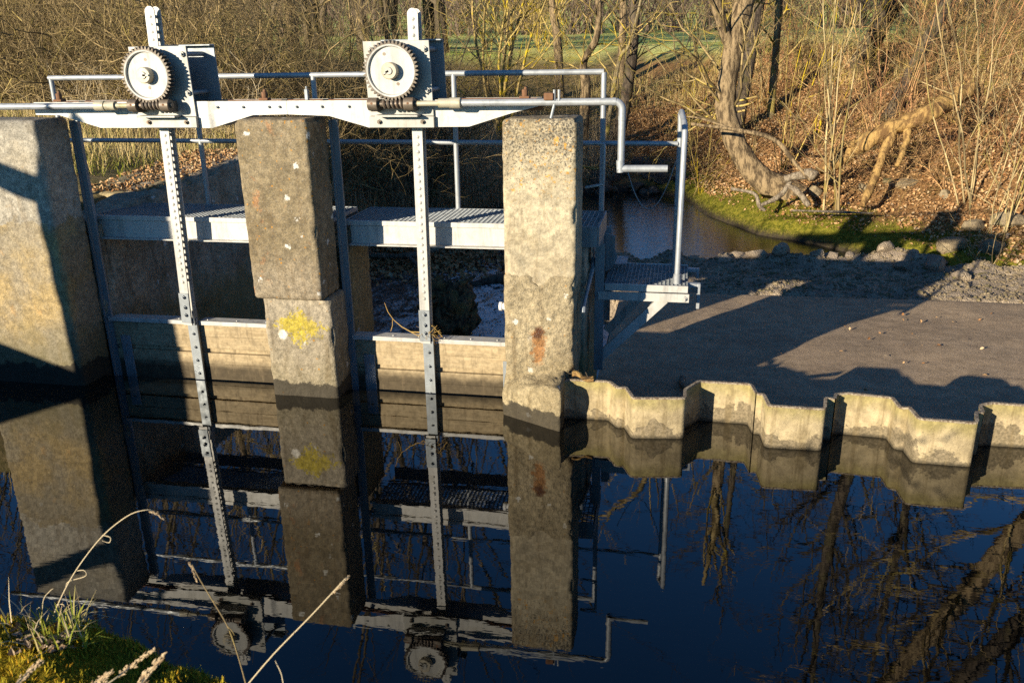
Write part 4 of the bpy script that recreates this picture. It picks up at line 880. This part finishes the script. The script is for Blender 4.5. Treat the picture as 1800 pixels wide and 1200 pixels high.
# tall trees whose tops are only seen in the water
tree('tall_tree', 'tall upright tree whose crown is mirrored in the middle of the dark canal', [G(1500, 26, -.3), np.array([5.7,23,6.0]), np.array([5.15,23,9.5]), np.array([4.9,23,12.5]), np.array([4.95,23,17])], [.26,.22,.18,.14,.06], M['bark_d'], M['twig_d'], 30, 4.6, .06, minr=.0065, start=.2, trop=.02, kids=(.55,.55,.5))
tree('tall_tree', 'rough trunk leaning left high over the right bank and mirrored in the canal', [np.array([8.2,13.4,gz(8.2,13.4)-.3]), np.array([6.6,13,3.3]), np.array([5.68,13,4.73]), np.array([5.03,13,6.03]), np.array([4.03,13,8.0]), np.array([2.4,13,11.2])], [.24,.20,.17,.16,.145,.07], M['bark'], M['twig'], 24, 3.0, .04, minr=.0065, start=.3, trop=.03)
tree('tall_tree', 'dark trunk leaning left at the far right and mirrored in the canal corner', [np.array([9.2,13.6,gz(9.2,13.6)-.3]), np.array([7.2,13,4.6]), np.array([5.97,13,6.47]), np.array([5.2,13,7.82]), np.array([3.6,13,10.6])], [.24,.19,.16,.145,.07], M['bark_d'], M['twig_d'], 22, 3.0, .04, minr=.0065, start=.35, trop=.03)
tree('tall_tree', 'wide crowned bare tree behind the red brush, mirrored between the sheet piles and the corner', [G(1560, 21, -.3), np.array([5.9,21,4.5]), np.array([6.3,21,8.0]), np.array([6.2,21,11]), np.array([6.0,21,15])], [.15,.13,.11,.085,.04], M['bark_d'], M['twig_d'], 32, 4.4, .05, minr=.0065, start=.25, trop=.02, kids=(.6,.55,.5))
tree('tall_tree', 'bare tree with drooping twigs behind the willow, mirrored below the platform', [G(1300, 23.5, -.3), np.array([1.9,23.5,4.5]), np.array([2.1,23.5,8.0]), np.array([2.0,23.5,12.5])], [.19,.16,.12,.05], M['bark_d'], M['twig_d'], 28, 3.8, .045, minr=.006, start=.25, trop=-.01, kids=(.6,.55,.5))
tree('tall_tree', 'bare grey tree standing in the left thicket above the left gear', up(302, 17, [(303, 60), (298, 0), (290, -200), (280, -420)]), [.13,.12,.11,.09,.05], M['bark'], M['twig'], 12, 2.4, start=.3)
tree('tall_tree', 'tall bare tree deep in the middle of the left thicket', up(520, 19, [(515, 60), (505, -60), (512, -260), (530, -520)]), [.15,.14,.12,.10,.05], M['bark'], M['twig'], 14, 2.8, start=.3)
# unseen trunk and limb, added at the left to cast the left pier's shadow
tree('unseen_tree', 'broken topped bare trunk added out of view on the near bank to shade the left pier', [np.array([-7.25,1.5,.9]), np.array([-7.28,1.5,1.85]), np.array([-7.32,1.5,2.55]), np.array([-7.33,1.5,2.84])], [.20,.185,.18,.16], M['bark'], M['twig'], 1, .5, .01, start=.9, lvl=1,
     forks=[([np.array([-7.30,1.5,2.70]), np.array([-7.75,1.5,2.86]), np.array([-8.4,1.5,3.15]), np.array([-9.4,1.5,3.62])], [.105,.10,.095,.08])])
tree('unseen_tree', 'slim bare sapling on the near bank behind the viewer on the left', [np.array([-6.6,.5,.9]), np.array([-6.65,.5,1.6]), np.array([-6.75,.5,2.3]), np.array([-6.9,.5,3.4])], [.03,.025,.02,.012], M['bark'], M['twig'], 5, .8, .012, start=.3, lvl=2)

# single shrubs of the right bank
P_thin = [bush_proto(3.4, 5, .28, .014, 2, (.6, .6), .05, .04, .22, .34), bush_proto(3.0, 6, .5, .010, 2, (.6, .6), .07, .03, .2, .4), bush_proto(2.4, 8, .8, .009, 2, (.55, .55), .10, .01, .17, .45)]
SH = [(1490, 16.7, 0, 'twig_p', 1.50, 'two pale upright stems with fine side shoots in front of the bare fallen log'),
      (1395, 19.7, 1, 'twig_y', 1.44, 'yellow twigged shrub between the willow trunk and the pale stems'),
      (1455, 20.6, 1, 'twig_y', 1.38, 'yellowish shrub half hidden behind the pale upright stems'),
      (1560, 19.9, 1, 'twig_r', 1.38, 'red brown shrub standing behind the bare log'),
      (1610, 18.5, 2, 'twig_r', 1.44, 'spreading red shrub above the upper end of the bare log'),
      (1745, 15.6, 1, 'twig_p', 1.62, 'pale arching canes leaning in from the right edge'),
      (1800, 14.6, 1, 'twig_p', 1.44, 'long pale stems at the extreme right edge of the bank'),
      (1700, 18.7, 1, 'twig_r', 1.32, 'reddish shrub in front of the pale trunk on the right'),
      (1215, 23.3, 1, 'twig_y', 1.20, 'yellow twigged shrub at the head of the pool left of the willow'),
      (1175, 24.7, 2, 'twig_r', 1.08, 'brown shrub behind the yellow one at the head of the pool'),
      (1240, 20.6, 2, 'twig_y', 0.96, 'low shrub with yellow twigs crossing in front of the willow trunk'),
      (1330, 22.0, 1, 'twig', 1.20, 'brown shrub on the slope right behind the willow'),
      (1000, 24.6, 2, 'twig', 0.84, 'low brown bush on the slope below the meadow behind the rail corner'),
      (925, 24.0, 2, 'twig_r', 0.90, 'rounded reddish bush on the slope right of the many stemmed tree'),
      (1790, 13.4, 2, 'twig_p', 0.66, 'low tangle of grey canes above the gravel at the right edge')]
for u, Y, k, mt, s, lab in SH: shrub(lab, colx(u, Y), Y, P_thin[k], M[mt], s, 'shrubs on the right bank')
# yellow branch hanging over the pool end
for lab, k0 in (('bright yellow lichened branches spread low from the willow over the head of the pool', 0), ('yellow twiggy branch low above the water beside the cream pier', 1)):
    o = []
    if k0 == 0:
        for k in range(3): grow(o, at(1330-10*k, 170+12*k, 20.4), (-1, 0, -.25+.1*k), 2.8-.4*k, .027, 2, .18, .16, -.02, (.6, .6), .42, .8)
    else:
        for k in range(2): grow(o, at(1000, 285+10*k, 21), (1, 0, .12*k), 1.9, .022, 2, .15, .2, .02, (.6, .6), .4, .9)
    V, F = seg_mesh(np.array(o), 5); tag(mesh_object('hanging_branch', V, F, M['twig_y'], loc=tuple(o[0][:3]), smooth=180), lab, 'branch')
# fallen wood
def wood(name, label, cat, pts, radii, mat, extra=(), n=16, rough=.32):
    t = thing(name, label, cat, tuple(pts[0])); V, F, _, _ = trunk_tube(pts, radii, n, 6, rough); mesh_object('stem', V, F, mat, t, smooth=180)
    for p, r in extra: V, F, _, _ = trunk_tube(p, r, 9, 6, rough); mesh_object('side_branch', V, F, mat, t, smooth=180)
    return t
A_ = lambda u, v, Y=14.3: at(u, v, Y*1.2)
wood('fallen_log', 'bare golden fallen log lying up the right slope with forked roots', 'log', [A_(1440,300), A_(1500,268), A_(1560,228), A_(1630,200), A_(1680,172,14.6), A_(1715,156,14.8)], [0.091,0.137,0.155,0.173,0.155,0.109], M['deadwood'],
     [([A_(1575,215), A_(1560,255,14.1), A_(1535,320,13.7), A_(1515,362,13.4)], [0.100,0.091,0.073,0.046]), ([A_(1595,215), A_(1592,255,14.1), A_(1576,292,13.8)], [0.082,0.064,0.036]), ([A_(1520,262), A_(1480,255,14.2), A_(1455,285,14)], [0.064,0.055,0.027])])
wood('broken_limb', 'grey broken limb leaning from the willow down to the leaf litter', 'branch', [A_(1215,218,14.4), A_(1290,228,14.3), A_(1360,245,14.2), A_(1400,290,14.1), A_(1425,318,14)], [0.029,0.036,0.040,0.036,0.029], M['bark'], [([A_(1290,228,14.3), A_(1230,208,14.5), A_(1195,205,14.6)], [0.022,0.018,0.011])])
wood('stump_root', 'twisted pale roots at the foot of the willow above the moss', 'roots', [A_(1285,332,14.2), A_(1325,340,14.1), A_(1335,362,14), A_(1345,370,14)], [0.030,0.036,0.048,0.036], M['deadgrey'], [([A_(1335,362,14), A_(1370,345,14.1), A_(1390,320,14.2)], [0.036,0.054,0.060]), ([A_(1385,325,14.2), A_(1405,340,14), A_(1422,362,13.9)], [0.072,0.072,0.048]), ([A_(1380,315,14.2), A_(1420,305,14.1), A_(1432,310,14)], [0.072,0.108,0.108])])
wood('grey_stem', 'thin grey dead stem lying on the moss edge', 'branch', [A_(1390,370,13.4), A_(1460,372,13.3), A_(1535,375,13.2)], [0.014,0.022,0.014], M['deadgrey'])
wood('driftwood', 'long pale driftwood branch lying across the pool behind the right gate', 'driftwood', [np.array([-5.52,13.80,-0.81]), np.array([-4.80,13.62,-0.79]), np.array([-4.20,13.44,-0.69]), np.array([-3.48,13.80,-0.48])], [0.042,0.048,0.048,0.036], M['deadgrey'], [([np.array([-4.44,13.50,-0.74]), np.array([-3.96,12.84,-0.82]), np.array([-3.60,12.60,-0.88])], [0.036,0.030,0.018])])
wood('driftwood', 'slender forked driftwood at the back of the debris raft', 'driftwood', [np.array([-5.76,14.76,-0.74]), np.array([-4.68,14.64,-0.50]), np.array([-3.12,15.48,-0.64])], [0.030,0.042,0.036], M['deadgrey'], [([np.array([-4.68,14.64,-0.50]), np.array([-4.20,14.16,-0.26])], [0.024,0.012])])
wood('driftwood', 'pale log floating beyond the stump near the cream pier', 'driftwood', [np.array([-3.96,15.84,-0.84]), np.array([-3.00,15.48,-0.79]), np.array([-2.28,15.72,-0.86])], [0.060,0.084,0.060], M['deadgrey'])
wood('driftwood', 'mossy board shaped log afloat between the stump and the debris raft', 'driftwood', [np.array([-3.06,12.36,-0.91]), np.array([-2.64,12.60,-0.86]), np.array([-2.34,12.78,-0.90])], [0.060,0.072,0.048], M['bark_d'])
wood('fallen_branch', 'cut branch lying in the dry grass on the left bank', 'branch', [at(148,308,9.6), at(185,298,9.7), at(212,288,9.8), at(228,278,9.8)], [.035,.045,.045,.03], M['bark'], [([at(185,298,9.7), at(172,303,9.6)], [.03,.02])])
wood('driftwood', 'grey stick leaning on the sheet piles from the apron', 'driftwood', [np.array([.19,5.68,.24]), np.array([.17,6.2,.02]), np.array([.145,7.0,-.27]), np.array([.14,7.25,-.30])], [.020,.024,.028,.027], M['deadgrey'])
# root stump behind the right gate
t = thing('tree_stump', 'dark muddy root stump lodged in the foam behind the right gate', 'stump', (-2.75, 10.0, -.92))
b = MB().ball((-2.78,10.0,-.62), .31, .30, .37, 36, 24); V = np.array(b.v); V = V+((V-[-2.78,10.0,-.62])*(.42*fbm(V, 5, 5, .72))[:, None]); mesh_object('root_ball', V, b.f, M['stump'], t, smooth=180)
for k in range(26):
    a = R_(0, 6.28); q = np.array([-2.78,9.95,R_(-.8,-.3)]); e = q+np.array([math.cos(a)*.37, math.sin(a)*.3, R_(-.15,.12)]); V, F, _, _ = trunk_tube([q, e, e+rv(.08)], [.05,.025,.01], 7, 4, .3); mesh_object('root', V, F, M['stump' if k%4 else 'deadwood'], t, smooth=180)
# twigs caught on the gate and at the pile corner
t = thing('caught_twig', 'curved reddish twig snagged on the cap of the right gate', 'twig', tuple(at(748,582,5.93)))
Q = [at(u, v, 5.93) for u, v in ((676,532),(682,548),(692,562),(706,574),(722,583),(740,584),(752,582))]; MB().tube(Q, [.002,.003,.003,.004,.004,.005,.004], 6).build('stem', M['twig_r'], t)
MB().tube([at(690,561,5.93), at(690,572,5.93), at(687,582,5.93)], .0025, 6).build('side_twig', M['twig_r'], t); MB().tube([at(722,583,5.93), at(735,590,5.93), at(760,572,5.91), at(778,592,5.93)], .004, 6).build('side_twig', M['twig_r'], t)
o = []
for k in range(26): 
    c = at(755, 586, 5.92)+rv(.002); grow(o, c, rv()*[1.5,.6,1], .12, .003, 0, .03, .5, 0)
V, F = seg_mesh(np.array(o), 4); mesh_object('tangle', V, F, M['twig_r'], t, smooth=180)
t = thing('bark_scrap', 'curled tan scrap of bark on the pile corner beside the cream pier', 'bark', (-.6,5.6,.32))
b = MB(); v = []
for i in range(9):
    for j in range(7): a = -1.1+2.2*j/6; v.append((-.66+.16*i/8+.01*math.sin(3*i), 5.60-.02*i/8+.045*math.sin(a), .322+.045*math.cos(a)-.02+.012*math.sin(i*.9)-.03*i/8))
b.add(v, [(i*7+j, (i+1)*7+j, (i+1)*7+j+1, i*7+j+1) for i in range(8) for j in range(6)]); so_ = b.build('scrap', M['deadwood'], t, smooth=180); so_.modifiers.new('thick', 'SOLIDIFY').thickness = .006
for k in range(7): p = np.array([R_(-.72,-.5), R_(5.5,5.62), R_(.31,.34)]); MB().tube([p, p+np.array([R_(-.12,.12), R_(-.06,.06), R_(0,.03)])], .0035, 6).build('twig', M['twig_d'], t)

# stones
def stone(label, c, s, mat, group):
    b = MB().ball((0,0,0), 1, 1, 1, 12, 8); V = np.array(b.v); V = V*(1+.28*fbm(V+rv(9), 1.1, 3))[:, None]
    for _ in range(4): nrm = unit(rv()); dd = V@nrm; V = V-np.outer(np.maximum(dd-.62, 0), nrm)
    a = R_(0, 6.28); V = V*np.array([s*R_(.8,1.4), s*R_(.7,1.0), s*R_(.5,.8)]); V = np.column_stack([V[:, 0]*math.cos(a)-V[:, 1]*math.sin(a), V[:, 0]*math.sin(a)+V[:, 1]*math.cos(a), V[:, 2]])+np.array(c)
    return tag(mesh_object('stone', V, b.f, mat, loc=tuple(c), smooth=38), label, 'stone', group)
for k in range(40):
    u = R_(1035, 1205); Y = R_(21.6, 23.4); x = colx(u, Y); stone('angular grey stone in the heap at the head of the pool', (x, Y, max(gz(x, Y), -.93)+R_(0,.08)), R_(.12,.29), M['stone_d'], 'stones heaped at the head of the pool')
for k in range(9): x = -4.9+.0; u = R_(840, 1000); Y = R_(20.6, 21.8); x = colx(u, Y); stone('dark stone half hidden at the foot of the reeds', (x, Y, max(gz(x, Y), -.93)+.03), R_(.12,.24), M['stone_d'], 'stones at the foot of the reeds')
for u, v, s, lab in ((1518,332,.15,'pale block shaped stone among the leaves left of the log root'),(1590,325,.16,'pair of pale stones on the leaf slope right of the log root'),(1560,322,.09,'small pale stone between the log root and the slope stones'),(1432,345,.16,'greenish stone at the foot of the shrub by the willow'),
                     (1660,345,.10,'small flat stone high on the leaf slope'),(1680,436,.22,'broad pale stone above the right end of the gravel bar'),(1650,470,.14,'tilted slab at the shaded end of the moss'),(1708,405,.18,'brown stone under the grey tangle on the right'),(1745,440,.20,'large sunlit stone near the right edge'),(1772,395,.22,'rough boulder at the right edge of the slope'),
                     (1590,462,.13,'shaded stone at the tip of the moss bank'),(1530,262,.2,'mossy slab leaning behind the fallen log')):
    best = None
    for Y in np.arange(12.4, 23, .1):
        p = at(u, v, Y); q = p[2]-gz(p[0], Y)
        if best is None or abs(q) < best[0]: best = (abs(q), p)
    p = best[1]; stone(lab, (p[0], p[1], gz(p[0], p[1])+.03), s*1.2, M['stone'], 'loose stones on the right slope')
for k in range(16):
    u = 1225+k*34+R_(-14,14); Y = 12.62+R_(-.25,.25)-(max(u-1600, 0)/200*.5); x = colx(u, Y); dd = np.hypot(GB[0][:, 0]-x, GB[0][:, 1]-Y); zz = GB[1][dd.argmin()]
    stone('rough lump of gravelly stone on the crest of the gravel bar', (x, Y, zz+.02), R_(.09,.19), M['gravel'], 'lumps along the crest of the gravel bar')

# ------------------------------------------------------------------ leaves, grass, reeds, pebbles (nobody could count these)
def scatter(N, box, keep):
    out = np.zeros((0, 2))
    while len(out) < N:
        P = np.column_stack([nr.uniform(box[0], box[1], N), nr.uniform(box[2], box[3], N)]); d = shore_dist(P); out = np.concatenate([out, P[keep(P, d)]])
    return out[:N]
def leaf_mesh(name, P, z, size, mat, label, cat, tilt=.7):
    n = len(P); yaw = nr.uniform(0, 6.283, n); tl = nr.normal(0, tilt, n); rl = nr.normal(0, tilt, n); s = size*nr.uniform(.55, 1.3, n)
    t = np.column_stack([np.cos(yaw)*np.cos(tl), np.sin(yaw)*np.cos(tl), np.sin(tl)]); b = np.column_stack([-np.sin(yaw), np.cos(yaw), np.zeros(n)]); nn = np.cross(t, b); b = b*np.cos(rl)[:, None]+nn*np.sin(rl)[:, None]; nn = np.cross(t, b)
    c = np.column_stack([P, z]); cu = nr.uniform(.05, .35, n)
    V = np.empty((n, 6, 3)); w = .33
    for i, (a, q, h) in enumerate(((-.5,0,0),(-.1,-w,1),(.25,-w*.8,1),(.55,0,.3),(.25,w*.8,1),(-.1,w,1))): V[:, i] = c+t*(s*a)[:, None]+b*(s*q)[:, None]+nn*(s*cu*h)[:, None]
    bs = (np.arange(n)*6)[:, None]; F = np.concatenate([bs+np.array([[0,1,2,3]]), bs+np.array([[0,3,4,5]])])
    return tag(mesh_object(name, V.reshape(-1, 3), F, mat, smooth=0), label, cat, kind='stuff')
P = scatter(95000, (-3, 11, 12, 29), lambda P, d: (d > .3) & (d < 9) & (P[:, 0] > -3.2+.12*(P[:, 1]-14)) & (nr.random(len(P)) < np.clip(.35+.7*fbm(np.column_stack([P, P[:, 0]*0]), .8, 3)+.5*(d > .8)+ (d-.3)*.1, .10, 1)))
leaf_mesh('leaf_litter', P, ground(P)[0]+nr.uniform(.0, .05, len(P)), .060, M['leaf'], 'brown leaf litter over the right slope', 'leaves', .5)
P = np.column_stack([nr.normal(-4.3, .7, 3800), nr.normal(14.2, .7, 3800)]); P = P[(P[:, 0] > -6.2) & (P[:, 0] < -1.9)]
leaf_mesh('debris_raft', P, -.905+.19*np.exp(-((P[:, 1]-14.5)/.85)**2)*nr.uniform(0, 1, len(P)), .09, M['leaf'], 'raft of dead leaves and litter at the back of the pool', 'debris')
P = np.column_stack([nr.uniform(-4.6, -1.0, 2600), nr.uniform(6.8, 13, 2600)]); leaf_mesh('floating_leaves', P, -.914+nr.uniform(0, .006, len(P)), .035, M['bark_d'], 'dark scraps of leaf floating in the foam behind the gates', 'leaves', .15)
P = np.column_stack([nr.uniform(-5.4, -4.66, 1600), nr.uniform(6.9, 8.9, 1600)]); leaf_mesh('wall_litter', P, 1.365+.08*(P[:, 1]-7)+nr.uniform(0, .02, len(P)), .034, M['leaf'], 'brown litter lying along the top of the retaining wall', 'leaves')
P = np.column_stack([nr.uniform(-.4, 4.6, 90), nr.uniform(6.4, 10.5, 90)]); leaf_mesh('fallen_leaves', P, apron_z(P[:, 1])+.02, .035, M['leaf'], 'a few dead leaves scattered on the apron', 'leaves', .5)

def blades(name, P, z, L, w, mat, label, cat, lean=.5, clump=None, droop=.5):
    n = len(P); L = L*nr.uniform(.5, 1.3, n); a = nr.uniform(0, 6.283, n); ln = np.abs(nr.normal(0, lean, n)); h = np.column_stack([np.cos(a), np.sin(a)]); b = np.column_stack([-np.sin(a), np.cos(a), np.zeros(n)])
    V = np.empty((n, 6, 3)); c = np.column_stack([P, z])
    for i, (t, ww) in enumerate(((0, 1), (.55, .8), (1, .12))):
        x = L*t*np.sin(ln*(1+droop*t)); zz = L*t*np.cos(np.minimum(ln*(1+droop*t), 1.9)); q = c+np.column_stack([h*x[:, None], zz])
        V[:, 2*i] = q-b*(w*ww/2); V[:, 2*i+1] = q+b*(w*ww/2)
    bs = (np.arange(n)*6)[:, None]; F = np.concatenate([bs+np.array([[0,1,3,2]]), bs+np.array([[2,3,5,4]])])
    return tag(mesh_object(name, V.reshape(-1, 3), F, mat, smooth=0), label, cat, kind='stuff')
P = scatter(26000, (-12, -4.9, 6.5, 15), lambda P, d: (d > .3) & (nr.random(len(P)) < np.clip(.55+.8*fbm(np.column_stack([P, 0*P[:, 0]]), .9, 3), .05, 1)) & ~((P[:, 0] > -5.75) & (P[:, 1] < 8.2)))
blades('dry_grass', P, ground(P)[0]-.01, .26, .006, M['drygrass'], 'long dry grass on the left bank behind the retaining wall', 'grass', .75)
P = scatter(4000, (-10, -5.2, 7.5, 13), lambda P, d: (d > .6) & (fbm(np.column_stack([P, 0*P[:, 0]]), 1.1, 2) > .15)); blades('green_grass', P, ground(P)[0], .13, .006, M['greengrass'], 'patches of short green grass on the left bank', 'grass', .6)
P = scatter(15000, (-6.6, -1.0, 12.5, 24.5), lambda P, d: (d > .03) & (d < 4.4) & (P[:, 0] < -1.6) & (nr.random(len(P)) < np.clip(.6+.8*fbm(np.column_stack([P, 0*P[:, 0]]), 1.2, 2), .1, 1)))
blades('reeds', P, ground(P)[0]-.02, 1.0, .009, M['reed'], 'pale dead reeds drooping over the far left shore of the pool', 'reeds', .62, droop=1.0)
P = scatter(9000, (-3.5, 10, 20, 31), lambda P, d: (d > 5.6) & (d < 10)); blades('bank_grass', P, ground(P)[0]-.02, .5, .009, M['drygrass'], 'tall dry grass along the crest of the far bank', 'grass', .5)
P = scatter(14000, (-.7, 6, 12, 22), lambda P, d: (d > .02) & (d < 1.1)); blades('moss', P, ground(P)[0]-.004, .045, .006, M['mossblade'], 'low green moss and grass along the water edge on the right', 'moss', .7)
def pebbles(N, xr, yr_, zf, smin, smax, mat, label, name='gravel_stones'):
    x = nr.uniform(*xr, N); y = nr.uniform(*yr_, N); z = zf(x, y); s = smin+(smax-smin)*nr.random(N)**3
    oc = np.array([(1,0,0),(0,1,0),(-1,0,0),(0,-1,0),(0,0,.7),(0,0,-.7)]); V = (oc[None]*(s[:, None, None]))*nr.uniform(.6, 1.3, (N, 6, 1))+np.column_stack([x, y, z])[:, None]
    bs = (np.arange(N)*6)[:, None]; F = np.concatenate([bs+np.array([q]) for q in ((0,1,4),(1,2,4),(2,3,4),(3,0,4),(1,0,5),(2,1,5),(3,2,5),(0,3,5))])
    return tag(mesh_object(name, V.reshape(-1, 3), F, mat, smooth=0), label, 'gravel', kind='stuff')
def gbz(x, y):
    i = np.clip(((x+1.5)/10.5*259).round().astype(int), 0, 259); j = np.clip(((y-10.2)/4.6*109).round().astype(int), 0, 109); return GB[1][j*260+i]
pebbles(9000, (-.9, 6.5), (10.6, 13.0), gbz, .008, .042, M['stone'], 'small stones all over the gravel bar')

# foreground bank: moss sprigs, grass, dead leaves and seed heads
P = np.column_stack([nr.uniform(-2.7, -.45, 80000), nr.uniform(.8, 2.0, 80000)]); P = P[P[:, 1] < bank_edge(P[:, 0])+.12]
blades('moss', P, bank_z(P)-.003, .017, .0035, M['mossy'], 'golden green moss cushions on the near bank at lower left', 'moss', .7)
def ground_near(u, v):
    best = None
    for Y in np.arange(.8, 2.2, .02):
        p = at(u, v, Y); q = abs(p[2]-float(bank_z(np.array([[p[0], p[1]]]))[0]))
        if best is None or q < best[0]: best = (q, p)
    return best[1]
pts = [ground_near(u, v) for u, v in [(R_(0, 150), R_(1085, 1150)) for _ in range(34)]+[(R_(60, 130), R_(1090, 1130)) for _ in range(26)]]
P = np.array(pts)[:, :2]; P = np.repeat(P, 3, 0)+nr.normal(0, .012, (len(pts)*3, 2)); blades('grass_tuft', P, bank_z(P)-.005, .085, .0045, M['greengrass'], 'tuft of green and straw grass blades on the near bank', 'grass', .55, droop=.8)
P = np.array([ground_near(R_(10, 150), R_(1085, 1140))[:2] for _ in range(55)]); blades('dry_blades', P, bank_z(P)-.004, .13, .0035, M['straw'], 'dry straw blades bent over the near bank edge', 'grass', .9, droop=1.1)
P = np.array([ground_near(R_(20, 120), R_(1095, 1150))[:2] for _ in range(70)]); leaf_mesh('dead_leaves', P, bank_z(P)+.010, .030, M['withered'], 'withered curled leaves around the grass tuft on the near bank', 'leaves', .7)
def stalk(label, uv, Y, r, head=None, curls=(), mat='straw', hw=.009):
    base = at(*uv[0], Y); t = thing('grass_stalk', label, 'grass stalk', tuple(base)); Q = [at(u, v, Y+(.10*i/len(uv))) for i, (u, v) in enumerate(uv)]
    V, F, pth, _ = trunk_tube(Q, list(np.linspace(r*.75, r*.45, len(Q))), 7, 6, .05); mesh_object('stem', V, F, M[mat], t, smooth=180)
    for c in curls: V, F, _, _ = trunk_tube([at(u, v, Y+.03) for u, v in c], [r*.5]*(len(c)-1)+[r*.2], 5, 6, .05); mesh_object('curled_leaf', V, F, M[mat], t, smooth=180)
    if head:
        b = MB(); H = [at(u, v, Y+.1) for u, v in head]
        for i in range(70):
            q = rng.random(); k = min(int(q*(len(H)-1)), len(H)-2); f = q*(len(H)-1)-k; ax_ = unit(H[k+1]-H[k]); c = H[k]*(1-f)+H[k+1]*f+rv(hw*.30*(1-.8*abs(q-.4))); b.tube([c-ax_*hw*.55+rv(hw*.1), c, c+ax_*hw*.55+rv(hw*.15)], [hw*.06, hw*.17, hw*.03], 5)
        b.build('seed_head', M['seed'], t)
    return t
stalk('arching straw stalk with a nodding seed head over the dark water', [(84,1108),(105,1055),(135,1000),(180,942),(225,906),(255,896),(268,898)], 1.78, .0026, [(262,896),(275,902),(287,912)], [[(180,940),(194,944),(192,953),(180,950)],[(133,1003),(148,1002),(150,1012),(120,1022),(116,1035)],[(100,1062),(112,1062),(112,1075),(104,1082)],[(75,1100),(76,1056),(88,1038),(94,1034)],[(62,1096),(64,1072),(72,1068),(76,1085)]], hw=.008)
stalk('brown knotty dead stem rising from the lower edge of the frame', [(436,1215),(418,1150),(400,1100),(372,1052),(348,1012),(338,992)], 1.5, .0026, [(334,990),(340,1000),(346,1022)], [[(400,1100),(408,1108),(412,1116)],[(375,1055),(385,1062)]], 'twig', .007)
stalk('straight bare straw slanting up to the right in front of the canal', [(425,1215),(480,1150),(550,1078),(600,1024),(613,1012)], 1.4, .0023, [(585,1042),(613,1012)], (), 'straw', .006)
stalk('blurred pale grass head in the lower left corner', [(15,1215),(35,1195),(50,1180)], 1.15, .0025, [(34,1196),(52,1180),(72,1160)], (), 'straw', .012)
stalk('blurred grass head leaning right at the lower edge', [(160,1220),(205,1190),(228,1172)], 1.2, .0025, [(210,1186),(240,1162),(272,1140)], (), 'straw', .011)
stalk('thickest blurred grass head near the bank edge', [(230,1225),(245,1205),(255,1190)], 1.1, .0028, [(246,1204),(262,1180),(290,1148)], (), 'straw', .014)
stalk('small blurred grass head beside the thick one at the lower edge', [(140,1220),(160,1205),(170,1198)], 1.12, .0023, [(165,1202),(182,1190),(196,1180)], (), 'straw', .011)
stalk('thin dark curled grass blade right of the bank', [(500,1215),(495,1185),(486,1165),(484,1160)], 1.4, .0019, None, (), 'straw')
